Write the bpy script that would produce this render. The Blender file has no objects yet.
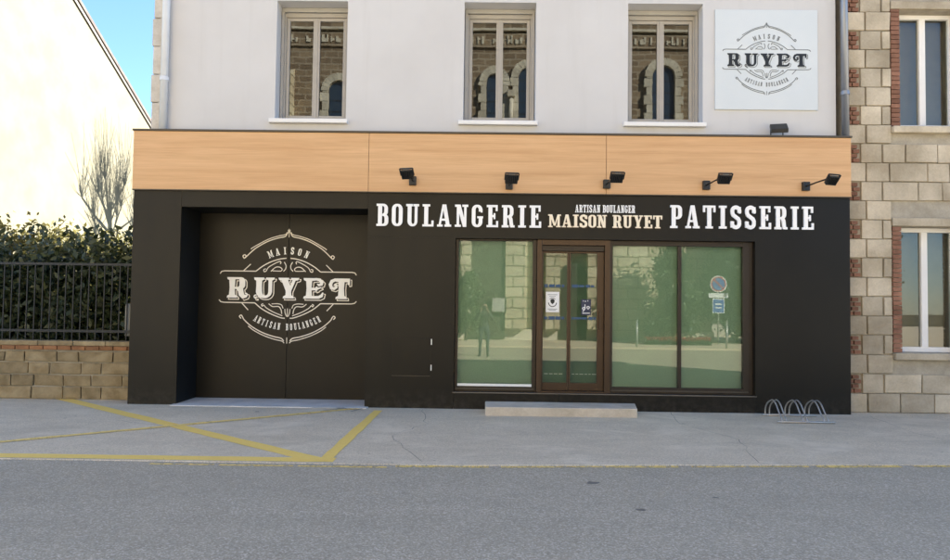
import bpy, math, random
import numpy as np
from mathutils import Vector, Matrix
from mathutils.geometry import delaunay_2d_cdt

random.seed(7)
rng = np.random.default_rng(11)
scene = bpy.context.scene
COL = scene.collection
rad = math.radians

# ------------------------------------------------------------------ camera
PITCH, YAW, ROLL = rad(2.108), rad(0.688), rad(0.755)
CAM = Vector((0.0, -10.9, 1.6))
fw = Vector((-math.sin(YAW) * math.cos(PITCH), math.cos(YAW) * math.cos(PITCH), math.sin(PITCH)))
x0 = Vector((math.cos(YAW), math.sin(YAW), 0.0))
z0 = x0.cross(fw)
cr, sr = math.cos(ROLL), math.sin(ROLL)
ax, az = cr * x0 + sr * z0, -sr * x0 + cr * z0
cam_data = bpy.data.cameras.new('camera')
cam = bpy.data.objects.new('camera', cam_data)
COL.objects.link(cam)
M = Matrix((ax, az, -fw)).transposed().to_4x4()
M.translation = CAM
cam.matrix_world = M
cam_data.sensor_width = 36.0
cam_data.lens = 36.0 * 700.0 / 950.0
cam_data.clip_start = 0.05
cam_data.clip_end = 2000.0
scene.camera = cam

# ------------------------------------------------------------------ sky, sun, exposure
SUN = Vector((1.25, 1.0, 0.92)).normalized()
elev = math.asin(SUN.z)
azim = math.atan2(SUN.x, SUN.y)
world = bpy.data.worlds.new('World')
scene.world = world
world.use_nodes = True
wn = world.node_tree
wn.nodes.clear()
sky = wn.nodes.new('ShaderNodeTexSky')
sky.sky_type = 'NISHITA'
sky.sun_disc = False
sky.sun_elevation = elev
sky.sun_rotation = azim
sky.air_density = 0.9
sky.dust_density = 0.1
sky.ozone_density = 5.0
bg = wn.nodes.new('ShaderNodeBackground')
bg.inputs['Strength'].default_value = 0.072
wo = wn.nodes.new('ShaderNodeOutputWorld')
wn.links.new(sky.outputs[0], bg.inputs[0])
wn.links.new(bg.outputs[0], wo.inputs[0])

sun_data = bpy.data.lights.new('sun', 'SUN')
sun_data.energy = 5.0
sun_data.angle = rad(0.53)
sun_data.color = (1.0, 0.95, 0.87)
sun = bpy.data.objects.new('sun', sun_data)
sun.rotation_euler = (-SUN).to_track_quat('-Z', 'Y').to_euler()
sun.location = SUN * 60
COL.objects.link(sun)

scene.view_settings.view_transform = 'Standard'
scene.view_settings.look = 'None'
scene.view_settings.exposure = 2.55
scene.view_settings.gamma = 1.0
scene.view_settings.use_curve_mapping = False
scene.cycles.use_denoising = True
scene.cycles.max_bounces = 10
scene.cycles.diffuse_bounces = 5
scene.cycles.transparent_max_bounces = 16
scene.cycles.sample_clamp_indirect = 8.0

# ------------------------------------------------------------------ materials
def new_mat(name):
    m = bpy.data.materials.new(name)
    m.use_nodes = True
    nt = m.node_tree
    nt.nodes.clear()
    out = nt.nodes.new('ShaderNodeOutputMaterial')
    return m, nt, out

def node(nt, t, **kw):
    n = nt.nodes.new(t)
    for k, v in kw.items():
        if k in n.inputs.keys():
            n.inputs[k].default_value = v
        else:
            setattr(n, k, v)
    return n

def mixrgb(nt, fac, a, b, mode='MIX'):
    n = nt.nodes.new('ShaderNodeMix')
    n.data_type = 'RGBA'
    n.blend_type = mode
    for sock, val in ((n.inputs[0], fac), (n.inputs[6], a), (n.inputs[7], b)):
        if hasattr(val, 'is_output'):
            nt.links.new(val, sock)
        else:
            sock.default_value = val if not isinstance(val, tuple) else (*val, 1.0)[:4]
    return n.outputs[2]

def ramp(nt, src, p0, p1, c0=(0, 0, 0, 1), c1=(1, 1, 1, 1)):
    n = nt.nodes.new('ShaderNodeValToRGB')
    n.color_ramp.elements[0].position = p0
    n.color_ramp.elements[1].position = p1
    n.color_ramp.elements[0].color = c0
    n.color_ramp.elements[1].color = c1
    nt.links.new(src, n.inputs[0])
    return n.outputs[0]

def coords(nt, scale=(1, 1, 1), rot=(0, 0, 0), kind='Object'):
    tc = nt.nodes.new('ShaderNodeTexCoord')
    mp = nt.nodes.new('ShaderNodeMapping')
    mp.inputs['Scale'].default_value = scale
    mp.inputs['Rotation'].default_value = rot
    nt.links.new(tc.outputs[kind], mp.inputs[0])
    return mp.outputs[0]

def noise(nt, vec, scale, detail=4, rough=0.55, dist=0.0):
    n = nt.nodes.new('ShaderNodeTexNoise')
    n.inputs['Scale'].default_value = scale
    n.inputs['Detail'].default_value = detail
    n.inputs['Roughness'].default_value = rough
    n.inputs['Distortion'].default_value = dist
    nt.links.new(vec, n.inputs['Vector'])
    return n.outputs[0]

def principled(nt, out, color, rough=0.7, metal=0.0, spec=0.5, height=None, bstr=0.2, bdist=0.01):
    p = nt.nodes.new('ShaderNodeBsdfPrincipled')
    if hasattr(color, 'is_output'):
        nt.links.new(color, p.inputs['Base Color'])
    else:
        p.inputs['Base Color'].default_value = (*color, 1)
    if hasattr(rough, 'is_output'):
        nt.links.new(rough, p.inputs['Roughness'])
    else:
        p.inputs['Roughness'].default_value = rough
    p.inputs['Metallic'].default_value = metal
    p.inputs['Specular IOR Level'].default_value = spec
    if height is not None:
        b = nt.nodes.new('ShaderNodeBump')
        b.inputs['Strength'].default_value = bstr
        b.inputs['Distance'].default_value = bdist
        nt.links.new(height, b.inputs['Height'])
        nt.links.new(b.outputs[0], p.inputs['Normal'])
    nt.links.new(p.outputs[0], out.inputs[0])
    return p

def mat_noisy(name, c0, c1, scale=3.0, rough=0.75, spec=0.4, fine=40.0, bstr=0.15, bdist=0.01, metal=0.0, obj_rand=0.0, lo=0.35, hi=0.65):
    m, nt, out = new_mat(name)
    v = coords(nt)
    n1 = noise(nt, v, scale, 5)
    n2 = noise(nt, v, fine, 4)
    c = mixrgb(nt, ramp(nt, n1, lo, hi), c0, c1)
    c = mixrgb(nt, 0.18, c, n2, 'OVERLAY')
    if obj_rand:
        oi = nt.nodes.new('ShaderNodeObjectInfo')
        mr = nt.nodes.new('ShaderNodeMapRange')
        mr.inputs[3].default_value = 1 - obj_rand
        mr.inputs[4].default_value = 1 + obj_rand
        nt.links.new(oi.outputs['Random'], mr.inputs[0])
        hs = nt.nodes.new('ShaderNodeHueSaturation')
        nt.links.new(mr.outputs[0], hs.inputs['Value'])
        nt.links.new(c, hs.inputs['Color'])
        c = hs.outputs[0]
    principled(nt, out, c, rough, metal, spec, n2, bstr, bdist)
    return m

def mat_plain(name, c, rough=0.5, metal=0.0, spec=0.5):
    m, nt, out = new_mat(name)
    v = coords(nt)
    n1 = noise(nt, v, 6.0, 3)
    cc = mixrgb(nt, n1, tuple(x * 0.9 for x in c), tuple(min(1, x * 1.1) for x in c))
    rr = nt.nodes.new('ShaderNodeMapRange')
    rr.inputs[3].default_value = max(0.02, rough - 0.06)
    rr.inputs[4].default_value = rough + 0.06
    nt.links.new(n1, rr.inputs[0])
    principled(nt, out, cc, rr.outputs[0], metal, spec)
    return m

def mat_render_wall():
    m, nt, out = new_mat('white_render')
    v = coords(nt)
    big = noise(nt, v, 0.7, 5, 0.6)
    streak = noise(nt, coords(nt, (3.0, 3.0, 0.18)), 1.6, 5, 0.6)
    fine = noise(nt, v, 180, 3)
    c = mixrgb(nt, ramp(nt, big, 0.3, 0.75), (0.585, 0.575, 0.565), (0.635, 0.63, 0.625))
    c = mixrgb(nt, ramp(nt, streak, 0.55, 0.85, (0, 0, 0, 1), (0.35, 0.35, 0.35, 1)), c, (0.49, 0.475, 0.45))
    principled(nt, out, c, 0.9, 0, 0.2, fine, 0.25, 0.004)
    return m

def mat_wood():
    m, nt, out = new_mat('fascia_wood')
    v = coords(nt, (0.16, 1.0, 2.2))
    n1 = noise(nt, v, 3.2, 7, 0.62, 0.5)
    v2 = coords(nt, (0.25, 1.0, 11.0))
    n2 = noise(nt, v2, 6.0, 5, 0.65, 0.25)
    v3 = coords(nt, (0.03, 1.0, 4.2))
    n3 = noise(nt, v3, 2.0, 3)
    c = mixrgb(nt, ramp(nt, n1, 0.33, 0.68), (0.58, 0.335, 0.16), (0.735, 0.465, 0.245))
    c = mixrgb(nt, ramp(nt, n2, 0.42, 0.72, (0, 0, 0, 1), (0.8, 0.8, 0.8, 1)), c, (0.51, 0.285, 0.13))
    c = mixrgb(nt, ramp(nt, n3, 0.35, 0.7, (0, 0, 0, 1), (0.45, 0.45, 0.45, 1)), c, (0.77, 0.51, 0.28))
    sep = nt.nodes.new('ShaderNodeSeparateXYZ')
    nt.links.new(coords(nt), sep.inputs[0])
    fl_ = node(nt, 'ShaderNodeMath', operation='MULTIPLY'); fl_.inputs[1].default_value = 1 / .116
    nt.links.new(sep.outputs[2], fl_.inputs[0])
    fr_ = node(nt, 'ShaderNodeMath', operation='FLOOR'); nt.links.new(fl_.outputs[0], fr_.inputs[0])
    wnz = nt.nodes.new('ShaderNodeTexWhiteNoise'); wnz.noise_dimensions = '1D'
    nt.links.new(fr_.outputs[0], wnz.inputs['W'])
    c = mixrgb(nt, ramp(nt, wnz.outputs[0], 0.0, 1.0, (0, 0, 0, 1), (0.28, 0.28, 0.28, 1)), c, (0.60, 0.335, 0.15))
    principled(nt, out, c, 0.55, 0, 0.35, n2, 0.1, 0.003)
    return m

def mat_asphalt(name, c0, c1, speck, patch=None, bstr=0.6):
    m, nt, out = new_mat(name)
    v = coords(nt)
    big = noise(nt, v, 0.45, 5, 0.6)
    mid = noise(nt, v, 2.6, 6, 0.65)
    fine = noise(nt, v, 85.0, 3, 0.7)
    c = mixrgb(nt, ramp(nt, big, 0.3, 0.7), c0, c1)
    c = mixrgb(nt, ramp(nt, mid, 0.35, 0.75, (0, 0, 0, 1), (0.45, 0.45, 0.45, 1)), c, tuple(x * 0.72 for x in c0))
    vo = nt.nodes.new('ShaderNodeTexVoronoi')
    vo.inputs['Scale'].default_value = 85.0
    nt.links.new(v, vo.inputs['Vector'])
    bw = nt.nodes.new('ShaderNodeSeparateColor')
    nt.links.new(vo.outputs['Color'], bw.inputs[0])
    c = mixrgb(nt, ramp(nt, bw.outputs[0], 0.55, 1.0, (0, 0, 0, 1), (0.75, 0.75, 0.75, 1)), c, speck)
    c = mixrgb(nt, ramp(nt, bw.outputs[1], 0.5, 1.0, (0, 0, 0, 1), (0.36, 0.36, 0.36, 1)), c, tuple(x * 0.4 for x in c0))
    c = mixrgb(nt, 0.35, c, fine, 'OVERLAY')
    else_band = noise(nt, coords(nt, (0.07, 0.9, 1)), 1.3, 5, 0.6, 0.5)
    c = mixrgb(nt, ramp(nt, else_band, 0.42, 0.7, (0, 0, 0, 1), (0.3, 0.3, 0.3, 1)), c, tuple(x * 0.78 for x in c0))
    if patch is not None:
        st = noise(nt, coords(nt, (0.9, 1.3, 1)), 1.1, 6, 0.68, 0.6)
        c = mixrgb(nt, ramp(nt, st, 0.52, 0.70, (0, 0, 0, 1), (0.8, 0.8, 0.8, 1)), c, patch)
        dk = noise(nt, coords(nt, (0.5, 1.1, 1)), 0.9, 7, 0.7, 0.8)
        c = mixrgb(nt, ramp(nt, dk, 0.5, 0.72, (0, 0, 0, 1), (0.5, 0.5, 0.5, 1)), c, tuple(x * 0.66 for x in c0))
        sp = noise(nt, v, 7.0, 2)
        c = mixrgb(nt, ramp(nt, sp, 0.70, 0.76, (0, 0, 0, 1), (0.6, 0.6, 0.6, 1)), c, tuple(x * 0.4 for x in c0))
    principled(nt, out, c, 0.88, 0, 0.3, fine, bstr, 0.006)
    return m

def mat_paint(name, col, wear0, wear1, scale=9.0):
    m, nt, out = new_mat(name)
    v = coords(nt)
    n1 = noise(nt, v, scale, 6, 0.72, 0.2)
    n2 = noise(nt, v, 75, 3, 0.7)
    c = mixrgb(nt, n1, tuple(x * 0.86 for x in col), tuple(min(1, x * 1.1) for x in col))
    c = mixrgb(nt, 0.3, c, n2, 'OVERLAY')
    add = nt.nodes.new('ShaderNodeMath')
    add.operation = 'MULTIPLY_ADD'
    nt.links.new(n2, add.inputs[0])
    add.inputs[1].default_value = 0.35
    nt.links.new(n1, add.inputs[2])
    fac = ramp(nt, add.outputs[0], wear0, wear1)
    p = principled(nt, out, c, 0.75, 0, 0.3, n2, 0.3, 0.004)
    tr = nt.nodes.new('ShaderNodeBsdfTransparent')
    mx = nt.nodes.new('ShaderNodeMixShader')
    nt.links.new(fac, mx.inputs[0])
    nt.links.new(p.outputs[0], mx.inputs[1])
    nt.links.new(tr.outputs[0], mx.inputs[2])
    nt.links.new(mx.outputs[0], out.inputs[0])
    return m

def mat_glass(name, tint, boost=1.7, wob=0.0):
    m, nt, out = new_mat(name)
    fr = nt.nodes.new('ShaderNodeFresnel')
    fr.inputs['IOR'].default_value = 1.52
    mu = nt.nodes.new('ShaderNodeMath')
    mu.operation = 'MULTIPLY'
    mu.use_clamp = True
    mu.inputs[1].default_value = boost
    nt.links.new(fr.outputs[0], mu.inputs[0])
    tr = nt.nodes.new('ShaderNodeBsdfTransparent')
    tr.inputs[0].default_value = (*tint, 1)
    gl = nt.nodes.new('ShaderNodeBsdfGlossy')
    gl.inputs['Roughness'].default_value = 0.0
    gl.inputs['Color'].default_value = (0.97, 1.0, 0.97, 1)
    if wob:
        v = coords(nt)
        n1 = noise(nt, v, 1.1, 2)
        b = nt.nodes.new('ShaderNodeBump')
        b.inputs['Strength'].default_value = wob
        b.inputs['Distance'].default_value = 0.004
        nt.links.new(n1, b.inputs['Height'])
        nt.links.new(b.outputs[0], gl.inputs['Normal'])
    mx = nt.nodes.new('ShaderNodeMixShader')
    nt.links.new(mu.outputs[0], mx.inputs[0])
    nt.links.new(tr.outputs[0], mx.inputs[1])
    nt.links.new(gl.outputs[0], mx.inputs[2])
    nt.links.new(mx.outputs[0], out.inputs[0])
    return m

def mat_masonry(name, c0, c1, mortar, bw, bh, rotx=True):
    m, nt, out = new_mat(name)
    v = coords(nt, (1, 1, 1), (rad(90), 0, 0) if rotx else (0, 0, 0))
    wob = noise(nt, v, 1.7, 3)
    vm = nt.nodes.new('ShaderNodeVectorMath')
    vm.operation = 'SCALE'
    vm.inputs['Scale'].default_value = 0.16
    cmb = nt.nodes.new('ShaderNodeCombineXYZ')
    nt.links.new(wob, cmb.inputs[0])
    nt.links.new(wob, cmb.inputs[1])
    nt.links.new(cmb.outputs[0], vm.inputs[0])
    ad = nt.nodes.new('ShaderNodeVectorMath')
    ad.operation = 'ADD'
    nt.links.new(v, ad.inputs[0])
    nt.links.new(vm.outputs[0], ad.inputs[1])
    b = nt.nodes.new('ShaderNodeTexBrick')
    b.inputs['Scale'].default_value = 1.0
    b.inputs['Brick Width'].default_value = bw
    b.inputs['Row Height'].default_value = bh
    b.inputs['Mortar Size'].default_value = 0.035
    b.inputs['Color1'].default_value = (*c0, 1)
    b.inputs['Color2'].default_value = (*c1, 1)
    b.inputs['Mortar'].default_value = (*mortar, 1)
    nt.links.new(ad.outputs[0], b.inputs['Vector'])
    fine = noise(nt, v, 14, 6, 0.7)
    big = noise(nt, v, 0.9, 5, 0.6)
    c = mixrgb(nt, 0.4, b.outputs[0], fine, 'OVERLAY')
    c = mixrgb(nt, 0.45, c, big, 'OVERLAY')
    principled(nt, out, c, 0.9, 0, 0.2, fine, 0.5, 0.02)
    return m

def mat_leaf(name, c0, c1, trans=0.25):
    m, nt, out = new_mat(name)
    oi = nt.nodes.new('ShaderNodeNewGeometry')
    c = mixrgb(nt, oi.outputs['Random Per Island'], c0, c1)
    p = principled(nt, out, c, 0.45, 0, 0.5)
    tl = nt.nodes.new('ShaderNodeBsdfTranslucent')
    nt.links.new(c, tl.inputs[0])
    mx = nt.nodes.new('ShaderNodeMixShader')
    mx.inputs[0].default_value = trans
    nt.links.new(p.outputs[0], mx.inputs[1])
    nt.links.new(tl.outputs[0], mx.inputs[2])
    nt.links.new(mx.outputs[0], out.inputs[0])
    return m

MT = {}
MT['render'] = mat_render_wall()
MT['wood'] = mat_wood()
def mat_clad():
    m, nt, out = new_mat('dark_cladding')
    v = coords(nt)
    n1 = noise(nt, v, 0.8, 5)
    c = mixrgb(nt, ramp(nt, n1, .35, .65), (0.0085, 0.0074, 0.0052), (0.0115, 0.010, 0.0072))
    sep = nt.nodes.new('ShaderNodeSeparateXYZ'); nt.links.new(v, sep.inputs[0])
    low = nt.nodes.new('ShaderNodeMapRange'); low.inputs[1].default_value = .32; low.inputs[2].default_value = 0.0
    nt.links.new(sep.outputs[2], low.inputs[0])
    sp = noise(nt, v, 9.0, 6, .7)
    mu = node(nt, 'ShaderNodeMath', operation='MULTIPLY'); nt.links.new(low.outputs[0], mu.inputs[0]); nt.links.new(ramp(nt, sp, .42, .72), mu.inputs[1])
    m2 = node(nt, 'ShaderNodeMath', operation='MULTIPLY'); nt.links.new(mu.outputs[0], m2.inputs[0]); m2.inputs[1].default_value = .45
    c = mixrgb(nt, m2.outputs[0], c, (0.085, 0.075, 0.06))
    st = noise(nt, coords(nt, (2.5, 2.5, 0.25)), 2.0, 5, .6)
    rg = nt.nodes.new('ShaderNodeMapRange'); rg.inputs[3].default_value = .30; rg.inputs[4].default_value = .48
    nt.links.new(st, rg.inputs[0])
    principled(nt, out, c, rg.outputs[0], 0, .24, noise(nt, v, 260, 3), .05, .001)
    return m
MT['clad'] = mat_clad()
MT['clad_side'] = mat_noisy('dark_side_cladding', (0.0105, 0.009, 0.0062), (0.013, 0.011, 0.0078), 0.8, 0.38, 0.24, 300, 0.05, 0.001)
MT['clad_in'] = mat_noisy('dark_recess_lining', (0.007, 0.007, 0.007), (0.010, 0.010, 0.009), 1.0, 0.6, 0.3, 200, 0.05, 0.001)
MT['doorleaf'] = mat_noisy('dark_door_leaf', (0.013, 0.0105, 0.0065), (0.016, 0.013, 0.0085), 0.8, 0.40, 0.25, 300, 0.05, 0.001)
MT['flash'] = mat_plain('dark_flashing', (0.085, 0.07, 0.05), 0.5, 0.3)
MT['bronze'] = mat_plain('bronze_aluminium', (0.060, 0.036, 0.020), 0.36, 0.45)
MT['bronze_dark'] = mat_plain('dark_bronze_frame', (0.030, 0.022, 0.015), 0.42, 0.35)
MT['sill_metal'] = mat_plain('weathered_sill_metal', (0.20, 0.175, 0.145), 0.45, 0.4)
MT['alu'] = mat_plain('pale_aluminium_edge', (0.55, 0.54, 0.50), 0.35, 0.7)
MT['glass'] = mat_glass('shop_glass', (0.80, 0.91, 0.85), 1.8, 0.02)
MT['glass_up'] = mat_glass('upstairs_glass', (0.80, 0.84, 0.80), 1.8, 0.12)
MT['blind'] = mat_noisy('green_window_screen', (0.33, 0.42, 0.355), (0.36, 0.455, 0.385), 0.9, 0.8, 0.2, 60, 0.05, 0.002)
MT['doorscreen'] = mat_noisy('dim_door_screen', (0.13, 0.205, 0.15), (0.15, 0.23, 0.165), 0.9, 0.8, 0.2, 60, 0.05, 0.002)
MT['whiteboard'] = mat_plain('white_edge_strip', (0.82, 0.82, 0.78), 0.5)
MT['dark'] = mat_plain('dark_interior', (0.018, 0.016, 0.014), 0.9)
MT['pvc'] = mat_plain('beige_grey_frame', (0.40, 0.375, 0.335), 0.45)
MT['shutter'] = mat_plain('grey_shutter_box', (0.42, 0.405, 0.37), 0.5)
MT['sill'] = mat_noisy('white_sill', (0.80, 0.79, 0.77), (0.86, 0.85, 0.83), 2, 0.7, 0.3, 80, 0.1, 0.003)
MT['pipe_white'] = mat_plain('white_downpipe', (0.66, 0.70, 0.75), 0.4)
MT['pipe_zinc'] = mat_plain('zinc_downpipe', (0.27, 0.29, 0.33), 0.38, 0.6)
MT['quoin'] = mat_noisy('pale_quoin_stone', (0.50, 0.46, 0.40), (0.62, 0.585, 0.53), 4, 0.85, 0.2, 30, 0.3, 0.008, obj_rand=0.08)
MT['letter'] = mat_plain('white_letter', (0.95, 0.945, 0.93), 0.4)
MT['letter_cream'] = mat_plain('cream_letter', (0.92, 0.80, 0.61), 0.45)
MT['letter_shadow'] = mat_plain('brown_letter_edge', (0.12, 0.065, 0.03), 0.5)
MT['vinyl'] = mat_plain('pale_vinyl', (0.93, 0.90, 0.84), 0.5)
MT['vinyl_line'] = mat_plain('beige_vinyl_line', (0.82, 0.76, 0.65), 0.5)
MT['plate'] = mat_noisy('pale_blue_plate', (0.61, 0.655, 0.675), (0.645, 0.685, 0.70), 1.2, 0.5, 0.4, 100, 0.02, 0.001)
MT['ink'] = mat_plain('black_ink', (0.010, 0.012, 0.013), 0.5)
MT['ink_line'] = mat_plain('grey_ink_line', (0.16, 0.175, 0.18), 0.5)
MT['black'] = mat_plain('black_metal', (0.016, 0.017, 0.018), 0.4, 0.2)
MT['lampglass'] = mat_plain('lamp_lens', (0.62, 0.65, 0.66), 0.15)
MT['steel'] = mat_plain('galvanised_steel', (0.40, 0.385, 0.36), 0.40, 0.5)
MT['step'] = mat_noisy('step_concrete', (0.47, 0.40, 0.30), (0.62, 0.54, 0.43), 3.5, 0.9, 0.2, 45, 0.4, 0.008)
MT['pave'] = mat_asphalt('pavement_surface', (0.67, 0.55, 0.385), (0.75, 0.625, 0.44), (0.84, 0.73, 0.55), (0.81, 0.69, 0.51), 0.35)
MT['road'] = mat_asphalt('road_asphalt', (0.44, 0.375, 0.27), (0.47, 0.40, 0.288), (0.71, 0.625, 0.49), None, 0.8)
MT['apron'] = mat_noisy('pale_concrete_apron', (0.52, 0.50, 0.46), (0.64, 0.62, 0.58), 2.5, 0.9, 0.2, 40, 0.3, 0.006)
MT['soil'] = mat_noisy('garden_soil', (0.06, 0.05, 0.03), (0.09, 0.08, 0.04), 2, 0.95, 0.1, 30, 0.4, 0.02)
MT['yellow'] = mat_paint('yellow_line_paint', (1.0, 0.66, 0.17), 0.82, 1.0)
MT['yellow_thin'] = mat_paint('faded_yellow_paint', (0.92, 0.66, 0.22), 0.70, 0.92)
MT['yellow_worn'] = mat_paint('worn_yellow_paint', (0.92, 0.66, 0.20), 0.66, 0.78, 14.0)
MT['tar'] = mat_plain('dark_tar_mark', (0.16, 0.145, 0.12), 0.7)
MT['gable'] = mat_noisy('cream_gable_render', (0.19, 0.174, 0.118), (0.23, 0.212, 0.15), 1.2, 0.9, 0.2, 60, 0.2, 0.006)
MT['tile'] = mat_noisy('roof_tile', (0.10, 0.085, 0.075), (0.16, 0.13, 0.11), 5, 0.85, 0.2, 30, 0.3, 0.02)
MT['block'] = mat_noisy('low_wall_stone', (0.20, 0.148, 0.078), (0.32, 0.25, 0.145), 5, 0.9, 0.2, 25, 0.6, 0.014, obj_rand=0.2)
MT['coping'] = mat_noisy('coping_brick', (0.20, 0.095, 0.045), (0.30, 0.15, 0.07), 5, 0.9, 0.2, 30, 0.4, 0.01, obj_rand=0.2)
MT['mortar'] = mat_noisy('mortar', (0.33, 0.30, 0.24), (0.42, 0.38, 0.31), 6, 0.95, 0.1, 50, 0.4, 0.006)
MT['brick'] = mat_noisy('red_brown_brick', (0.20, 0.10, 0.065), (0.29, 0.15, 0.10), 6, 0.9, 0.2, 40, 0.3, 0.005, obj_rand=0.18)
MT['cream_stone'] = mat_noisy('cream_stone_block', (0.36, 0.305, 0.22), (0.56, 0.49, 0.375), 1.6, 0.9, 0.2, 30, 0.5, 0.012, obj_rand=0.17)
MT['fence'] = mat_plain('dark_fence_metal', (0.018, 0.019, 0.020), 0.5, 0.3)
MT['box'] = mat_plain('grey_meter_box', (0.22, 0.22, 0.20), 0.55)
MT['leaf'] = mat_leaf('laurel_leaf', (0.030, 0.046, 0.016), (0.10, 0.115, 0.05))
MT['leaf_sun'] = mat_leaf('sunlit_shrub_leaf', (0.12, 0.115, 0.03), (0.26, 0.23, 0.085), 0.35)
MT['leaf_dark'] = mat_leaf('dark_evergreen_leaf', (0.018, 0.034, 0.014), (0.045, 0.07, 0.03), 0.15)
MT['leaf_mid'] = mat_leaf('shrub_leaf', (0.04, 0.07, 0.022), (0.11, 0.15, 0.06), 0.25)
MT['petal'] = mat_leaf('red_petal', (0.45, 0.03, 0.03), (0.60, 0.12, 0.09), 0.2)
MT['bark'] = mat_noisy('bark', (0.075, 0.06, 0.045), (0.13, 0.11, 0.085), 8, 0.9, 0.1, 40, 0.5, 0.015)
MT['rubble'] = mat_masonry('church_rubble', (0.27, 0.20, 0.125), (0.17, 0.12, 0.075), (0.33, 0.27, 0.19), 0.62, 0.30)
MT['ashlar'] = mat_masonry('church_ashlar', (0.60, 0.52, 0.36), (0.47, 0.39, 0.26), (0.22, 0.18, 0.11), 0.95, 0.48)
MT['limestone'] = mat_noisy('church_limestone', (0.46, 0.41, 0.31), (0.60, 0.55, 0.43), 2.5, 0.9, 0.2, 20, 0.4, 0.015, obj_rand=0.12)
MT['stained'] = mat_plain('dark_blue_church_glass', (0.025, 0.045, 0.075), 0.25)
MT['oak'] = mat_plain('dark_church_door', (0.06, 0.05, 0.03), 0.6)
MT['sign_blue'] = mat_plain('sign_blue', (0.05, 0.13, 0.42), 0.4)
MT['sign_red'] = mat_plain('sign_red', (0.55, 0.05, 0.04), 0.4)
MT['sign_white'] = mat_plain('sign_white', (0.80, 0.80, 0.78), 0.4)
MT['stripe_blue'] = mat_plain('blue_film', (0.02, 0.07, 0.15), 0.5)
MT['navy'] = mat_plain('navy_sticker', (0.012, 0.022, 0.060), 0.4)
MT['paper'] = mat_plain('white_paper', (0.80, 0.795, 0.77), 0.7)
MT['grass'] = mat_leaf('grass_blade', (0.09, 0.12, 0.03), (0.20, 0.22, 0.08), 0.3)
MT['curtain'] = mat_plain('pale_net_curtain', (0.30, 0.28, 0.25), 0.9)

# ------------------------------------------------------------------ mesh helpers
def rough_stone(xa, xb, ya, yb, za, zb, j=.006):
    m = MB().box(xa, xb, ya, yb, za, zb)
    m.v = [(x + random.uniform(-j, j), y + (random.uniform(-j, j) if y == ya else 0), z + random.uniform(-j, j)) for x, y, z in m.v]
    return m

class MB:
    def __init__(s):
        s.v = []; s.f = []
    def poly(s, pts):
        n = len(s.v); s.v += [tuple(p) for p in pts]; s.f.append(tuple(range(n, n + len(pts)))); return s
    def box(s, xa, xb, ya, yb, za, zb):
        n = len(s.v)
        s.v += [(xa, ya, za), (xb, ya, za), (xb, yb, za), (xa, yb, za), (xa, ya, zb), (xb, ya, zb), (xb, yb, zb), (xa, yb, zb)]
        s.f += [tuple(n + i for i in q) for q in ((3, 2, 1, 0), (4, 5, 6, 7), (0, 1, 5, 4), (1, 2, 6, 5), (2, 3, 7, 6), (3, 0, 4, 7))]
        return s
    def prism(s, pts, axis, a, b):
        """pts: polygon in the two other axes; extruded along axis from a to b"""
        n = len(s.v); k = len(pts)
        def mk(p, t):
            if axis == 'x': return (t, p[0], p[1])
            if axis == 'y': return (p[0], t, p[1])
            return (p[0], p[1], t)
        s.v += [mk(p, a) for p in pts] + [mk(p, b) for p in pts]
        s.f.append(tuple(range(n, n + k))); s.f.append(tuple(range(n + 2 * k - 1, n + k - 1, -1)))
        for i in range(k):
            j = (i + 1) % k
            s.f.append((n + i, n + k + i, n + k + j, n + j))
        return s
    def tube(s, pts, r, n=8, cap=True):
        pts = [Vector(p) for p in pts]
        rs = r if isinstance(r, (list, tuple)) else [r] * len(pts)
        base = len(s.v)
        up = None
        for i, p in enumerate(pts):
            t = (pts[min(i + 1, len(pts) - 1)] - pts[max(i - 1, 0)]).normalized()
            if up is None:
                up = Vector((0, 0, 1)) if abs(t.z) < 0.9 else Vector((1, 0, 0))
            a = t.cross(up).normalized(); b = a.cross(t).normalized(); up = b
            for k in range(n):
                th = 2 * math.pi * k / n
                s.v.append(tuple(p + (a * math.cos(th) + b * math.sin(th)) * rs[i]))
        for i in range(len(pts) - 1):
            for k in range(n):
                k2 = (k + 1) % n
                s.f.append((base + i * n + k, base + i * n + k2, base + (i + 1) * n + k2, base + (i + 1) * n + k))
        if cap:
            s.f.append(tuple(base + k for k in reversed(range(n))))
            s.f.append(tuple(base + (len(pts) - 1) * n + k for k in range(n)))
        return s
    def mesh(s, name, smooth=False):
        me = bpy.data.meshes.new(name)
        me.from_pydata(s.v, [], s.f)
        me.update()
        if smooth:
            me.polygons.foreach_set('use_smooth', [True] * len(me.polygons))
        return me
    def build(s, name, mat, parent=None, smooth=False, bevel=0.0, seg=2):
        return link(name, s.mesh(name, smooth), mat, parent, bevel, seg)

def link(name, me, mat, parent=None, bevel=0.0, seg=2):
    if mat is not None and not me.materials:
        me.materials.append(MT[mat] if isinstance(mat, str) else mat)
    o = bpy.data.objects.new(name, me)
    COL.objects.link(o)
    if parent is not None:
        o.parent = parent
        w = parent_world(parent)
        o.location = (-w[0], -w[1], -w[2])
    if bevel:
        b = o.modifiers.new('bevel', 'BEVEL')
        b.width = bevel; b.segments = seg; b.limit_method = 'ANGLE'; b.angle_limit = rad(40)
    return o

def parent_world(p):
    x = Vector(p.location)
    while p.parent is not None:
        p = p.parent
        x = x + Vector(p.location)
    return x

def thing(name, label, cat, loc=(0, 0, 0), group=None):
    o = bpy.data.objects.new(name, None)
    o.empty_display_size = 0.2
    o.location = loc
    COL.objects.link(o)
    o['label'] = label; o['category'] = cat
    if group: o['group'] = group
    return o

def tag(o, label, cat, group=None):
    o['label'] = label; o['category'] = cat
    if group: o['group'] = group
    return o

def struct(o):
    o['kind'] = 'structure'; return o

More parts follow.
